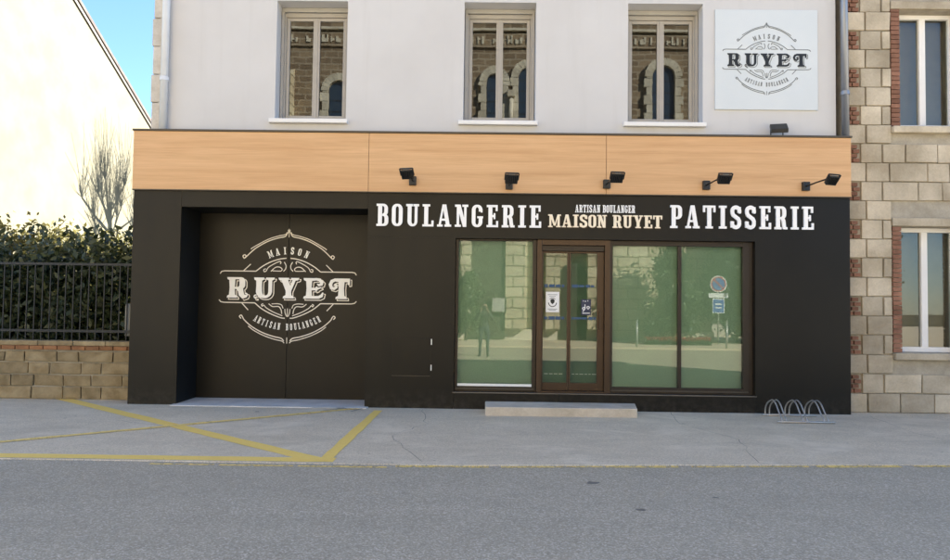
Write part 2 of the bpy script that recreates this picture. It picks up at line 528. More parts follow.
def holewall(mb, xa, xb, za, zb, holes, yf, yb):
    """wall in the xz plane with rectangular holes, faces, reveals and outer edges"""
    xs = sorted({xa, xb, *[h[0] for h in holes], *[h[1] for h in holes]})
    zs = sorted({za, zb, *[h[2] for h in holes], *[h[3] for h in holes]})
    def hole(x, z): return any(h[0] < x < h[1] and h[2] < z < h[3] for h in holes)
    for i in range(len(xs) - 1):
        for k in range(len(zs) - 1):
            if hole((xs[i] + xs[i + 1]) / 2, (zs[k] + zs[k + 1]) / 2): continue
            a, b, c, d = xs[i], xs[i + 1], zs[k], zs[k + 1]
            mb.poly([(a, yf, c), (b, yf, c), (b, yf, d), (a, yf, d)])
            mb.poly([(b, yb, c), (a, yb, c), (a, yb, d), (b, yb, d)])
    for (a, b, c, d) in holes:
        mb.poly([(a, yf, c), (a, yf, d), (a, yb, d), (a, yb, c)])
        mb.poly([(b, yf, d), (b, yf, c), (b, yb, c), (b, yb, d)])
        mb.poly([(a, yf, d), (b, yf, d), (b, yb, d), (a, yb, d)])
        mb.poly([(b, yf, c), (a, yf, c), (a, yb, c), (b, yb, c)])
    mb.poly([(xa, yf, zb), (xa, yf, za), (xa, yb, za), (xa, yb, zb)])
    mb.poly([(xb, yf, za), (xb, yf, zb), (xb, yb, zb), (xb, yb, za)])
    mb.poly([(xa, yf, zb), (xb, yf, zb), (xb, yb, zb), (xa, yb, zb)])
    return mb

# ------------------------------------------------------------------ lettering
def rc(a, b, c, d): return [(a, b), (c, b), (c, d), (a, d)]

def stroke(pts, w):
    out = []
    n = len(pts)
    ws = w if isinstance(w, (list, tuple)) else [w] * n
    L = []; Rr = []
    for i in range(n):
        p = Vector(pts[i])
        d0 = (Vector(pts[i]) - Vector(pts[i - 1])).normalized() if i else None
        d1 = (Vector(pts[i + 1]) - Vector(pts[i])).normalized() if i < n - 1 else None
        if d0 is None: d0 = d1
        if d1 is None: d1 = d0
        t = d0 + d1
        t = t.normalized() if t.length > 1e-6 else d1
        nn = Vector((-t.y, t.x))
        k = ws[i] / 2 / max(0.5, nn.dot(Vector((-d1.y, d1.x))))
        L.append(p + nn * k); Rr.append(p - nn * k)
    for i in range(n - 1):
        out.append([tuple(L[i]), tuple(Rr[i]), tuple(Rr[i + 1]), tuple(L[i + 1])])
    return out

def rr(xa, ya, xb, yb, r, n=6, ry=None):
    ry = r if ry is None else ry
    P = []
    for cx_, cy_, a0 in ((xb - r, yb - ry, 0), (xa + r, yb - ry, 90), (xa + r, ya + ry, 180), (xb - r, ya + ry, 270)):
        for k in range(n + 1):
            a = rad(a0 + 90.0 * k / n)
            P.append((cx_ + r * math.cos(a), cy_ + ry * math.sin(a)))
    return P

def ring(o, i, lo=0, hi=None):
    n = len(o); hi = n if hi is None else hi
    return [[o[k % n], o[(k + 1) % n], i[(k + 1) % n], i[k % n]] for k in range(lo, hi)]

def arcpts(cx_, cy_, r, a0, a1, n=14, ry=None):
    ry = r if ry is None else ry
    return [(cx_ + r * math.cos(rad(a0 + (a1 - a0) * k / n)), cy_ + ry * math.sin(rad(a0 + (a1 - a0) * k / n))) for k in range(n + 1)]

def bowl(xa, ya, xb, yb, t, h):
    """right half of a rounded loop: bars at top and bottom and the curved right side"""
    rx, ry = min(0.2, (xb - xa) * 0.6), min(0.2, (yb - ya) * 0.48)
    o = rr(xa, ya, xb, yb, rx, 6, ry)
    i = rr(xa, ya + h, xb - t, yb - h, max(0.02, rx - t * 0.7), 6, max(0.03, ry - h))
    n = 7
    return ring(o, i, 0, n - 1) + ring(o, i, 3 * n, 4 * n - 1) + ring(o, i, 4 * n - 1, 4 * n) + [
        rc(xa, ya, o[3 * n][0], ya + h), rc(xa, yb - h, o[n - 1][0], yb)]

def glyph(ch):
    t, s = 0.185, 0.095
    if ch == 'I': return 0.36, [rc(.088, 0, .272, 1), rc(0, 0, .36, s), rc(0, 1 - s, .36, 1)]
    if ch == 'L': return 0.52, [rc(.08, 0, .265, 1), rc(0, 1 - s, .35, 1), rc(0, 0, .52, s), rc(.42, 0, .52, .27)]
    if ch == 'E': return 0.54, [rc(.08, 0, .265, 1), rc(0, 1 - s, .51, 1), rc(0, 0, .54, s), rc(.415, .73, .51, 1), rc(.44, 0, .54, .28), rc(.2, .455, .40, .55), rc(.325, .37, .405, .63)]
    if ch == 'T': return 0.58, [rc(.197, 0, .383, 1), rc(.12, 0, .46, s), rc(0, 1 - s, .58, 1), rc(0, .71, .095, 1), rc(.485, .71, .58, 1)]
    if ch == 'O': return 0.5, ring(rr(0, 0, .5, 1, .22, 7, .24), rr(.175, s + .01, .325, 1 - s - .01, .07, 7, .13))
    if ch == 'U':
        o, i = rr(.07, 0, .53, 1, .21, 7, .24), rr(.25, s + .01, .40, 1, .07, 7, .13)
        n = 8
        return 0.6, ring(o, i, 2 * n, 4 * n - 1) + [rc(.07, .22, .25, 1), rc(.40, .22, .53, 1), rc(0, 1 - s, .32, 1), rc(.34, 1 - s, .60, 1)]
    if ch == 'A': return 0.66, [[(.245, 1), (.42, 1), (.585, s), (.405, s)], [(.245, 1), (.33, 1), (.175, s), (.075, s)], rc(.19, .27, .46, .36), rc(0, 0, .26, s), rc(.345, 0, .66, s)]
    if ch == 'N': return 0.62, [rc(.085, 0, .20, 1), rc(.425, 0, .54, 1), [(.085, 1), (.265, 1), (.54, 0), (.375, 0)], rc(0, 1 - s, .2, 1), rc(0, 0, .285, s), rc(.34, 1 - s, .62, 1)]
    if ch == 'G':
        o, i = rr(0, 0, .5, 1, .22, 7, .24), rr(.175, s + .01, .325, 1 - s - .01, .07, 7, .13)
        n = 8
        return 0.53, ring(o, i, 0, 4 * n - 1) + [rc(.325, .18, .5, .47), rc(.255, .40, .53, .485), rc(.325, .70, .5, .80), rc(.415, .66, .5, .78)]
    if ch == 'B': return 0.55, [rc(.07, 0, .255, 1), rc(0, 0, .2, s), rc(0, 1 - s, .2, 1)] + bowl(.18, .455, .525, 1, .165, s) + bowl(.18, 0, .55, .55, .175, s)
    if ch == 'P': return 0.55, [rc(.07, 0, .255, 1), rc(0, 0, .34, s), rc(0, 1 - s, .2, 1)] + bowl(.18, .39, .55, 1, .175, s)
    if ch == 'R': return 0.6, [rc(.07, 0, .255, 1), rc(0, 0, .325, s), rc(0, 1 - s, .2, 1)] + bowl(.18, .44, .54, 1, .17, s) + stroke([(.36, .5), (.42, .36), (.46, .04)], .165) + [rc(.40, 0, .6, s)]
    if ch == 'S':
        p = [(.43, .70)] + arcpts(.265, .78, .165, 0, 180, 12, .155) + [(.11, .68), (.15, .59), (.38, .43), (.425, .33)] + arcpts(.26, .22, .165, 0, -180, 12, .155) + [(.095, .32)]
        return 0.52, stroke(p, .165) + [rc(.40, .67, .50, .95), rc(.02, .05, .12, .33)]
    if ch == 'M': return 0.82, [rc(.085, 0, .20, 1), rc(.60, 0, .785 - .045, 1), [(.085, 1), (.255, 1), (.47, .12), (.36, .12)], [(.60, 1), (.68, 1), (.47, .12), (.395, .12)], rc(0, 1 - s, .2, 1), rc(0, 0, .285, s), rc(.62, 1 - s, .82, 1), rc(.515, 0, .82, s)]
    if ch == 'Y': return 0.64, [[(.07, 1), (.255, 1), (.42, .44), (.235, .44)], [(.50, 1), (.585, 1), (.42, .42), (.33, .42)], rc(.235, 0, .42, .46), rc(.15, 0, .50, s), rc(0, 1 - s, .31, 1), rc(.40, 1 - s, .64, 1)]
    if ch == ' ': return 0.26, []
    raise KeyError(ch)

def fancy(ch):
    """heavy decorated capitals of the round emblem"""
    if ch == 'R':
        P = [[(.10, .08), (.40, .08), (.375, .5), (.40, .92), (.10, .92), (.13, .5)], [(0, 0), (.50, 0), (.48, .10), (.40, .15), (.10, .15), (.02, .10)], [(0, 1), (.3, 1), (.3, .86), (.10, .86), (.02, .91)]]
        P += [q for q in bowl(.28, .43, .88, 1, .28, .10)]
        P += stroke([(.52, .50), (.66, .38), (.70, .18), (.80, .06), (.97, .08)], [.22, .26, .26, .2, .10]) + stroke(arcpts(.91, .15, .07, -90, 120, 8), .07)
        return 1.0, P
    if ch == 'U':
        o, i = rr(.10, 0, .88, 1, .34, 7, .34), rr(.40, .13, .70, 1, .13, 7, .2); n = 8
        return 1.0, ring(o, i, 2 * n, 4 * n - 1) + [[(.10, .3), (.40, .3), (.385, .6), (.40, 1), (.10, 1), (.115, .6)], rc(.70, .3, .88, 1), [(0, 1), (.50, 1), (.48, .9), (.40, .85), (.10, .85), (.02, .9)], [(.58, 1), (1, 1), (.98, .91), (.88, .86), (.70, .86), (.6, .91)]] + stroke(arcpts(.10, .07, .08, -60, -300, 8), .05)
    if ch == 'Y':
        return 1.0, [[(.10, 1), (.42, 1), (.64, .46), (.34, .40)], [(.72, 1), (.88, 1), (.64, .40), (.50, .42)], [(.34, .08), (.64, .08), (.62, .3), (.64, .46), (.34, .46), (.36, .3)], [(.22, 0), (.76, 0), (.74, .10), (.64, .15), (.34, .15), (.24, .10)], [(0, 1), (.52, 1), (.50, .91), (.4, .86), (.1, .86), (.02, .91)], [(.60, 1), (1, 1), (.98, .91), (.9, .87), (.7, .87), (.62, .91)]]
    if ch == 'E':
        P = [[(.12, .06), (.42, .06), (.39, .5), (.42, .94), (.12, .94), (.15, .5)], [(0, 0), (.6, 0), (.6, .13), (.12, .15), (.02, .10)], [(0, 1), (.5, 1), (.5, .87), (.12, .85), (.02, .9)]]
        P += stroke([(.45, .93), (.62, .95), (.78, .92), (.88, .80), (.86, .70), (.74, .66), (.66, .72)], [.13, .12, .14, .16, .14, .10, .05])
        P += stroke([(.38, .47), (.62, .47), (.86, .55)], [.13, .12, .05]) + [[(.58, .36), (.68, .40), (.68, .60), (.58, .58)]]
        P += stroke([(.5, .065), (.74, .07), (.88, .14), (.95, .30)], [.13, .14, .14, .06])
        return 1.0, P
    if ch == 'T':
        P = [[(.40, .08), (.72, .08), (.69, .5), (.72, .95), (.40, .95), (.43, .5)], [(.28, 0), (.84, 0), (.82, .10), (.72, .15), (.40, .15), (.30, .10)], [(.22, 1), (.97, 1), (.93, .86), (.84, .82), (.30, .84), (.2, .9)]]
        P += [[(.84, .9), (.97, 1), (.97, .70), (.88, .68)]]
        P += stroke([(.26, .93), (.10, .86), (.03, .70), (.08, .54), (.21, .50), (.31, .57), (.30, .68), (.20, .70)], [.14, .16, .16, .15, .13, .12, .11, .06])
        return 1.0, P

def union(polys):
    """triangles of the union of 2D polygons"""
    vs = []; fs = []
    for p in polys:
        q = []
        for a in p:
            if not q or (abs(a[0] - q[-1][0]) + abs(a[1] - q[-1][1])) > 1e-6: q.append(a)
        if len(q) > 1 and abs(q[0][0] - q[-1][0]) + abs(q[0][1] - q[-1][1]) < 1e-6: q.pop()
        if len(q) < 3: continue
        area = sum(q[i][0] * q[(i + 1) % len(q)][1] - q[(i + 1) % len(q)][0] * q[i][1] for i in range(len(q)))
        if abs(area) < 1e-9: continue
        if area < 0: q = q[::-1]
        fs.append(list(range(len(vs), len(vs) + len(q))))
        vs += [Vector(a) for a in q]
    r = delaunay_2d_cdt(vs, [], fs, 0, 1e-5, True)
    V = [tuple(v) for v in r[0]]
    # keep triangles whose centre lies in one of the input polygons
    C_ = np.array([[sum(V[i][0] for i in f) / 3, sum(V[i][1] for i in f) / 3] for f in r[2]])
    keep = np.zeros(len(C_), bool)
    for f in fs:
        P = np.array([vs[i] for i in f])
        cand = np.where((~keep) & (C_[:, 0] > P[:, 0].min()) & (C_[:, 0] < P[:, 0].max()) & (C_[:, 1] > P[:, 1].min()) & (C_[:, 1] < P[:, 1].max()))[0]
        if not len(cand): continue
        x, y = C_[cand, 0], C_[cand, 1]
        ins = np.zeros(len(cand), bool)
        for i in range(len(P)):
            (xa, ya), (xb, yb) = P[i], P[i - 1]
            if ya == yb: continue
            ins ^= ((ya > y) != (yb > y)) & (x < (xb - xa) * (y - ya) / (yb - ya) + xa)
        keep[cand] |= ins
    T = [tuple(f) for f, kp in zip(r[2], keep) if kp]
    return V, T

def relief(V, T, fn_front, fn_back):
    """solid from a triangulated flat shape; fn_* map (u,v) to 3D"""
    n = len(V)
    mb = MB()
    mb.v = [fn_front(*p) for p in V] + [fn_back(*p) for p in V]
    edges = {}
    for f in T:
        a, b, c = f
        mb.f.append((a, b, c)); mb.f.append((n + c, n + b, n + a))
        for e in ((a, b), (b, c), (c, a)):
            edges[e] = edges.get(e, 0) + 1
    for (a, b) in edges:
        if (b, a) not in edges:
            mb.f.append((b, a, n + a, n + b))
    return mb

GC = {}
def glyph_tri(ch, style):
    k = (ch, style)
    if k not in GC:
        w, P = glyph(ch) if style == 'slab' else fancy(ch)
        GC[k] = (w, P, *union(P)) if P else (w, P, [], [])
    return GC[k]

def xz(x, z, sx, sz, y, rot=0.0):
    c, s_ = math.cos(rot), math.sin(rot)
    return lambda u, v: (x + c * u * sx - s_ * v * sz, y, z + s_ * u * sx + c * v * sz)

def word(text, xa, xb, za, zb, y, depth, mat, parent, sx_w=1.0, gap=0.13, edge_mat=None, style='slab'):
    H = zb - za
    ws = [glyph_tri(c, style)[0] * sx_w for c in text]
    total = sum(ws) + gap * (len(text) - 1)
    k = (xb - xa) / (total * H)
    x = xa
    for c, w in zip(text, ws):
        if c != ' ':
            _, _, V, T = glyph_tri(c, style)
            mb = relief(V, T, xz(x, za, H * k * sx_w, H, y - depth), xz(x, za, H * k * sx_w, H, y))
            o = mb.build('letter', mat, parent)
            if edge_mat:
                mb = relief(V, T, xz(x + .045 * H, za - .045 * H, H * k * sx_w, H, y - depth * .45), xz(x + .045 * H, za - .045 * H, H * k * sx_w, H, y + .0004))
                mb.build('letter_shadow', edge_mat, parent)
        x += (w + gap) * H * k

def curve_pts(ctrl, n=10):
    """Catmull-Rom through control points"""
    P = [Vector(c) for c in ctrl]
    P = [P[0] * 2 - P[1]] + P + [P[-1] * 2 - P[-2]]
    out = []
    for i in range(1, len(P) - 2):
        for k in range(n):
            t = k / n
            a, b, c, d = P[i - 1], P[i], P[i + 1], P[i + 2]
            out.append(tuple(0.5 * ((2 * b) + (c - a) * t + (2 * a - 5 * b + 4 * c - d) * t * t + (3 * b - a - 3 * c + d) * t ** 3)))
    out.append(tuple(P[-2]))
    return out

def emblem(parent, cx_, cz_, y, sc, m_fill, m_line, m_small, lw=0.0165):
    """round emblem: curved lettering, scrolls and five decorated capitals; design units are 1/60 m"""
    u = sc / 60.0
    lines = []
    def add(ctrl, w=1.0, mirror=True, smooth=True):
        p = curve_pts(ctrl, 7) if smooth and len(ctrl) > 2 else ctrl
        lines.extend(stroke(p, lw * w * 60))
        if mirror:
            lines.extend(stroke([(-a, b) for a, b in p], lw * w * 60))
    # upper outer arch with curl and finial
    add([(-44.5, 30.5), (-46.0, 33.0), (-44.2, 34.4), (-42.8, 33.0), (-43.8, 31.3), (-37.5, 37.5), (-31.5, 42.3), (-21, 48.2), (-11, 51.6), (-4.5, 53.0), (-2.4, 55.2), (-2.2, 57.5)])
    add([(-38, 40.0), (-37, 41.2), (-30, 45.4), (-20, 50.6), (-10, 53.8), (-5, 54.8), (-1.2, 57.0), (-.9, 60)], .8)
    add([(0, 52.5), (0, 61)], .7, False, False)
    # upper cartouche line and inner arch with scrolls
    add([(-68.5, 15.2), (-67.0, 17.4), (-64, 18.0), (-50, 18.0), (-32.5, 18.0)], 1, True, False)
    add([(-32.5, 18.0), (-26, 23.0), (-18, 27.4), (-9, 30.4), (-2, 31.4)])
    add([(-22.5, 20.5), (-24.6, 19.8), (-24.3, 17.7), (-22.3, 18.3), (-20, 22), (-14, 25.8), (-9, 28.0), (-7.6, 27.2), (-8.2, 25.4)], .85)
    add([(-17.5, 18.0), (-13, 22.0), (-9.0, 22.4), (-6.3, 20.6), (-6.8, 18.6)], .85)
    add([(-4.8, 18.2), (-2.8, 20.6), (-2.4, 24), (-4.2, 27.5)], .85)
    add([(-16, 18.6), (-11, 18.4), (-7, 18.4)], .8)
    add([(-45, 18.3), (-38, 25.0)], .9, True, False)
    # lower cartouche line, inner arch, scrolls
    add([(-69, -11.0), (-67.2, -13.0), (-64, -13.6), (-33.0, -13.8)], 1, True, False)
    add([(-33.0, -13.8), (-26, -19.5), (-17, -24.4), (-7, -28.2), (-2.5, -28.8)])
    add([(-24.5, -14.5), (-26.2, -15.5), (-25.2, -17.0), (-23.8, -16.0), (-21, -18.8), (-14, -22.8), (-5, -26.4)], .85)
    add([(-19, -14.5), (-15, -17.2), (-9, -17.2), (-6.4, -20.4), (-5.6, -24.5)], .85)
    add([(-16, -14.6), (-10, -14.4), (-6, -15.6), (-4.4, -19)], .8)
    add([(-2.6, -19.5), (-2.2, -23.5), (-.8, -27)], .8)
    add([(0, -19), (0, -27.5)], .7, False, False)
    add([(-46, -14.0), (-39.5, -21.0)], .9, True, False)
    # lower outer arch
    add([(-46.3, -29.6), (-48.0, -27.6), (-46.6, -26.2), (-45.2, -27.4), (-43, -31), (-35.5, -37.4), (-25, -43.2), (-14, -47), (-6, -48.8), (-3, -51.5)])
    add([(-39.0, -37.0), (-33.5, -41.2), (-24, -46.0), (-13, -49.8), (-5, -51.6), (-2.6, -53.6)], .85)
    add([(0, -48), (0, -54)], .7, False, False)
    V, T = union(lines)
    relief(V, T, lambda a, b: (cx_ + a * u, y - .0030, cz_ + b * u), lambda a, b: (cx_ + a * u, y - .0006, cz_ + b * u)).build('emblem_line', m_line, parent)
    # curved small lettering
    def arc_text(text, R, cyc, a0, a1, h, wx, inside, mat):
        n = len(text)
        for k, ch in enumerate(text):
            if ch == ' ': continue
            a = rad(a0 + (a1 - a0) * k / (n - 1))
            px, pz = R * math.sin(a), cyc + (R * math.cos(a) if not inside else -R * math.cos(a))
            rot = -a if not inside else a
            w, _, V, T = glyph_tri(ch, 'slab')
            c, s_ = math.cos(rot), math.sin(rot)
            def fn(yy):
                return lambda p, q: (cx_ + u * (px + c * (p - w / 2) * wx * h - s_ * (q - .5) * h), yy, cz_ + u * (pz + s_ * (p - w / 2) * wx * h + c * (q - .5) * h))
            relief(V, T, fn(y - .0030), fn(y - .0006)).build('letter', mat, parent)
    arc_text('MAISON', 47.0, -8.0, -23, 23, 7.2, .88, False, m_small)
    arc_text('ARTISAN BOULANGER', 64.0, 26.5, -29.5, 29.5, 6.6, .62, True, m_small)
    # five decorated capitals with an offset outline
    for ch, xa in zip('RUYET', (-61.3, -34.2, -9.6, 15.6, 42.0)):
        w, P, V, T = glyph_tri(ch, 'fancy')
        W, Hh, zb = 20.8, 20.6, -8.9
        relief(V, T, lambda a, b: (cx_ + u * (xa + a * W), y - .0034, cz_ + u * (zb + b * Hh)), lambda a, b: (cx_ + u * (xa + a * W), y - .0006, cz_ + u * (zb + b * Hh))).build('letter', m_fill, parent)
        # outline: boundary of the shifted letter where it lies clear of the letter
        tri = [(Vector(V[a]), Vector(V[b]), Vector(V[c])) for a, b, c in T]
        A = np.array([[*p, *q, *r] for p, q, r in tri])
        def inside(p):
            x, z = p
            d1 = (A[:, 2] - A[:, 0]) * (z - A[:, 1]) - (A[:, 3] - A[:, 1]) * (x - A[:, 0])
            d2 = (A[:, 4] - A[:, 2]) * (z - A[:, 3]) - (A[:, 5] - A[:, 3]) * (x - A[:, 2])
            d3 = (A[:, 0] - A[:, 4]) * (z - A[:, 5]) - (A[:, 1] - A[:, 5]) * (x - A[:, 4])
            return bool((((d1 >= 0) & (d2 >= 0) & (d3 >= 0)) | ((d1 <= 0) & (d2 <= 0) & (d3 <= 0))).any())
        E = set()
        for a, b, c in T:
            for e in ((a, b), (b, c), (c, a)): E.add(e)
        sh = Vector((.085, -.075)); rib = []
        for (a, b) in E:
            if (b, a) in E: continue
            p, q = Vector(V[a]) + sh, Vector(V[b]) + sh
            nseg = max(1, int((q - p).length / .05))
            for k in range(nseg):
                p1, q1 = p.lerp(q, k / nseg), p.lerp(q, (k + 1) / nseg)
                mid = (p1 + q1) / 2
                if inside(mid) or inside(mid + Vector((-.032, .028))): continue
                d = (q1 - p1)
                if d.length < 1e-5: continue
                nn = Vector((-d.y, d.x)).normalized() * .021
                e2 = d.normalized() * .008
                rib.append([tuple(p1 - e2 + nn), tuple(p1 - e2 - nn), tuple(q1 + e2 - nn), tuple(q1 + e2 + nn)])
        if rib:
            V2, T2 = union(rib)
            relief(V2, T2, lambda a, b: (cx_ + u * (xa + a * W), y - .0030, cz_ + u * (zb + b * Hh)), lambda a, b: (cx_ + u * (xa + a * W), y - .0006, cz_ + u * (zb + b * Hh))).build('letter_outline', m_line, parent)

# ------------------------------------------------------------------ foliage
def leaves(n, sampler, size, aspect=0.5, up=0.3):
    P = sampler(n)
    n = len(P)
    d = rng.normal(size=(n, 3)); d[:, 2] += up
    d /= np.linalg.norm(d, axis=1)[:, None]
    r = rng.normal(size=(n, 3))
    b = np.cross(d, r); b /= np.linalg.norm(b, axis=1)[:, None]
    nn = np.cross(d, b)
    L = (size * rng.uniform(.6, 1.35, n))[:, None]
    W = L * aspect
    v = np.stack([P - d * L * .5, P + b * W * .5 + nn * W * .12, P + d * L * .5, P - b * W * .5 + nn * W * .12], 1).reshape(-1, 3)
    me = bpy.data.meshes.new('foliage')
    me.vertices.add(4 * n); me.vertices.foreach_set('co', v.astype(np.float32).ravel())
    me.loops.add(4 * n); me.loops.foreach_set('vertex_index', np.arange(4 * n, dtype=np.int32))
    me.polygons.add(n); me.polygons.foreach_set('loop_start', np.arange(0, 4 * n, 4, dtype=np.int32))
    me.update(calc_edges=True); me.validate()
    return me

def clumps(centres, spread):
    C_ = np.array(centres)
    def f(n):
        k = rng.integers(0, len(C_), n)
        s = np.array(spread)
        return C_[k] + rng.normal(size=(n, 3)) * (s[k][:, None] if s.ndim else s)
    return f

# ================================================================== ground
def sheet(name, pts, z, mat, parent=None, thick=0.0):
    mb = MB()
    if thick:
        mb.prism(pts, 'z', z, z - thick)
    else:
        mb.poly([(a, b, z) for a, b in pts])
    return mb.build(name, mat, parent)

EDGE = lambda x: -3.815 + 0.0755 * max(0.0, x + 0.3) + (0.004 * (x + .3) if x < -0.3 else 0)
struct(sheet('ground', [(-400, -400), (400, -400), (400, 400), (-400, 400)], -0.12, 'soil'))
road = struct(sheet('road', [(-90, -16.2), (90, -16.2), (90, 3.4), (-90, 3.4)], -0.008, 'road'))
pave = MB()
fx = [-90, -20, -8, -4, -0.3, 2, 4, 7, 12, 30]
front = [(x, EDGE(min(x, 12))) for x in fx]
poly = front + [(30, 1.2), (-90, 1.2)]
n = len(poly)
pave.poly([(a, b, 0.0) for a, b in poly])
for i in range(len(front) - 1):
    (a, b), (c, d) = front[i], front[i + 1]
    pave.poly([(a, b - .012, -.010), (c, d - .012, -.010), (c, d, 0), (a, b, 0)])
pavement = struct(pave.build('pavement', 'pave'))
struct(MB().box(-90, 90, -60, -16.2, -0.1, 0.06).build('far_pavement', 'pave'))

def painted(name, p, q, w, mat, z=.004, parent=pavement, seg=12):
    p, q = Vector(p), Vector(q)
    d = (q - p).normalized(); nn = Vector((-d.y, d.x)) * w / 2
    mb = MB()
    L_, R_ = [], []
    for k in range(seg + 1):
        c = p.lerp(q, k / seg)
        j1, j2 = random.uniform(-.008, .008), random.uniform(-.008, .008)
        L_.append((*(c + nn * (1 + j1 / w * 2)), z)); R_.append((*(c - nn * (1 + j2 / w * 2)), z))
    for k in range(seg):
        mb.poly([R_[k], R_[k + 1], L_[k + 1], L_[k]])
    return mb.build(name, mat, parent)

painted('painted_line', (-9.5, -3.745), (-1.50, -3.68), .19, 'yellow', .0020, seg=24)
painted('painted_line', (-7.6, 1.1), (-1.66, -3.70), .185, 'yellow', .0030, seg=24)
painted('painted_line', (-1.60, -3.73), (-1.56, -.30), .135, 'yellow', .0040, seg=16)
dv = (Vector((-1.803, -.044)) - Vector((-4.644, -2.412)))
pa = Vector((-4.644, -2.412)) - dv * 0.42
painted('painted_line', tuple(pa), (-1.803, -.044), .125, 'yellow_thin', .0050, seg=24)
# worn edge line along the road, broken into strips that follow the kerbless edge
x = -7.5
k = 0
while x < 9.5:
    ln = random.uniform(.5, 1.3)
    if x > -1.3 or random.random() < .75:
        off = -.115 if x < -1.4 else -.065
        painted('worn_edge_line', (x, EDGE(x) + off), (x + ln, EDGE(x + ln) + off), random.uniform(.055, .105) * (0.7 if x < -1.4 else 1.0), 'yellow_worn', -.0055, road, 8)
    x += ln + random.uniform(.02, .16)
# dark tar marks and old utility marks
def blot(x, y, r, ry, z, parent):
    pts = []
    for k in range(14):
        a = 2 * math.pi * k / 14
        q = random.uniform(.65, 1.2)
        pts.append((x + r * q * math.cos(a), y + ry * q * math.sin(a), z))
    MB().poly(pts).build('tar_mark', 'tar', parent)
blot(1.02, -4.42, .07, .05, -.0060, road); blot(1.28, -5.25, .045, .028, -.0060, road); blot(2.0, -4.85, .03, .02, -.0060, road)
blot(-3.3, -.6, .035, .03, .0045, pavement)
for pts in ([(-2.35, -.50), (-2.12, -.16)], [(-2.16, -.16), (-2.24, -.2), (-2.12, -.16), (-2.05, -.26)], [(-1.93, -.52), (-1.82, -.2)], [(-2.6, -.18), (-1.9, -.22)]):
    V, T = union(stroke(pts, .022))
    mb = MB(); mb.v = [(a, b, .0165) for a, b in V]; mb.f = T
    mb.build('utility_mark', 'tar', pavement)

def crack(pts, z, parent, w=.006):
    P = []
    for i in range(len(pts) - 1):
        a, b = Vector(pts[i]), Vector(pts[i + 1])
        for k in range(6):
            c = a.lerp(b, k / 6)
            P.append((c.x + random.gauss(0, .02), c.y + random.gauss(0, .025)))
    P.append(pts[-1])
    V, T = union(stroke(P, [w * random.uniform(.4, 1.4) for _ in P]))
    mb = MB(); mb.v = [(a, b, z) for a, b in V]; mb.f = T
    mb.build('crack', 'tar', parent)
crack([(2.9, -.05), (2.75, -1.1), (3.15, -2.2), (2.9, -3.5)], .0012, pavement)
crack([(-.9, -.1), (-.75, -1.4), (-1.1, -2.3), (-.6, -3.7)], .0012, pavement)
crack([(5.9, -.1), (5.7, -1.6), (6.1, -3.1)], .0012, pavement)
crack([(3.05, -2.0), (4.2, -2.3), (5.8, -2.1)], .0012, pavement, .005)
crack([(-5.0, -1.5), (-3.9, -1.9), (-2.2, -1.7)], .0012, pavement, .005)
# grit gathered along the joint and at the foot of the shopfront
gr = MB()
for _ in range(2600):
    if random.random() < .6:
        x = random.uniform(-7.5, 9.0); y = EDGE(x) + random.gauss(-.02, .05)
    else:
        x = random.uniform(-5.5, 8.0); y = -abs(random.gauss(0, .06)) - .012
    r = random.uniform(.002, .007) * (1 if random.random() < .95 else 1.8); zb = .0
    q = [(x + r * random.uniform(.7, 1.3) * math.cos(a), y + r * random.uniform(.7, 1.3) * math.sin(a), -.004) for a in (0.3, 2.4, 4.5)]
    k = len(gr.v); gr.v += q + [(x, y, r * random.uniform(.6, 1.1))]
    gr.f += [(k, k + 1, k + 3), (k + 1, k + 2, k + 3), (k + 2, k, k + 3)]
g_ = gr.build('grit', 'mortar')
g_['kind'] = 'stuff'; g_['label'] = 'loose grit along the road edge and the shopfront base'; g_['category'] = 'grit'

# concrete apron in front of the recessed double door
MB().box(-4.80, -1.76, -.14, .80, -.02, .014).build('concrete_apron', 'apron', pavement, bevel=.006)

# ================================================================== bakery building
bak = thing('bakery_building', 'white rendered building with dark shopfront and long wooden fascia', 'building')
UY = .25
WINS = [(-3.40, -2.25), (-.36, .80), (2.28, 3.48)]
SZ, LZ = 4.55, 6.51
EAVE = 9.4
mb = holewall(MB(), -5.30, 5.60, 3.2, EAVE, [(a, b, SZ, LZ) for a, b in WINS], UY, UY + .5)
mb.build('wall', 'render', bak)
mb = MB()
mb.box(-5.30, 5.60, UY + .95, 9.5, 4.0, EAVE)
mb.build('rear_block', 'render', bak)
mb = MB().box(-5.296, -1.85, 1.15, 9.4, 0, 4.0).box(5.2, 5.6, 1.2, 9.4, 0, 4.0).box(-1.85, 5.2, 5.0, 9.4, 0, 4.0)
mb.build('ground_floor_block', 'dark', bak)
MB().box(-1.85, 5.2, .4, 5.0, 3.0, 3.06).build('shop_ceiling', 'dark', bak)
MB().box(-1.85, -1.80, .8, 5.0, 0, 3.0).build('shop_partition', 'dark', bak)
MB().box(-1.8, 5.2, .2, 5.0, .10, .22).build('shop_floor', 'dark', bak)
# roof, eave just beyond the wall
mb = MB().prism([(-.05, EAVE), (4.9, EAVE + 2.6), (9.9, EAVE), (9.9, EAVE - .12), (-.05, EAVE - .12)], 'x', -5.5, 5.75)
mb.build('roof', 'tile', bak)

# corner quoins beside the white downpipe
z = 4.36; k = 0
while z < EAVE - .3:
    h = .46
    w = .20 if k % 2 else .165
    MB().box(-5.40 - (.02 if k % 2 else 0), -5.40 + w - .02, UY - .012, UY + .5, z + .006, z + h - .006).build('quoin_stone', 'quoin', bak, bevel=.01)
    z += h; k += 1

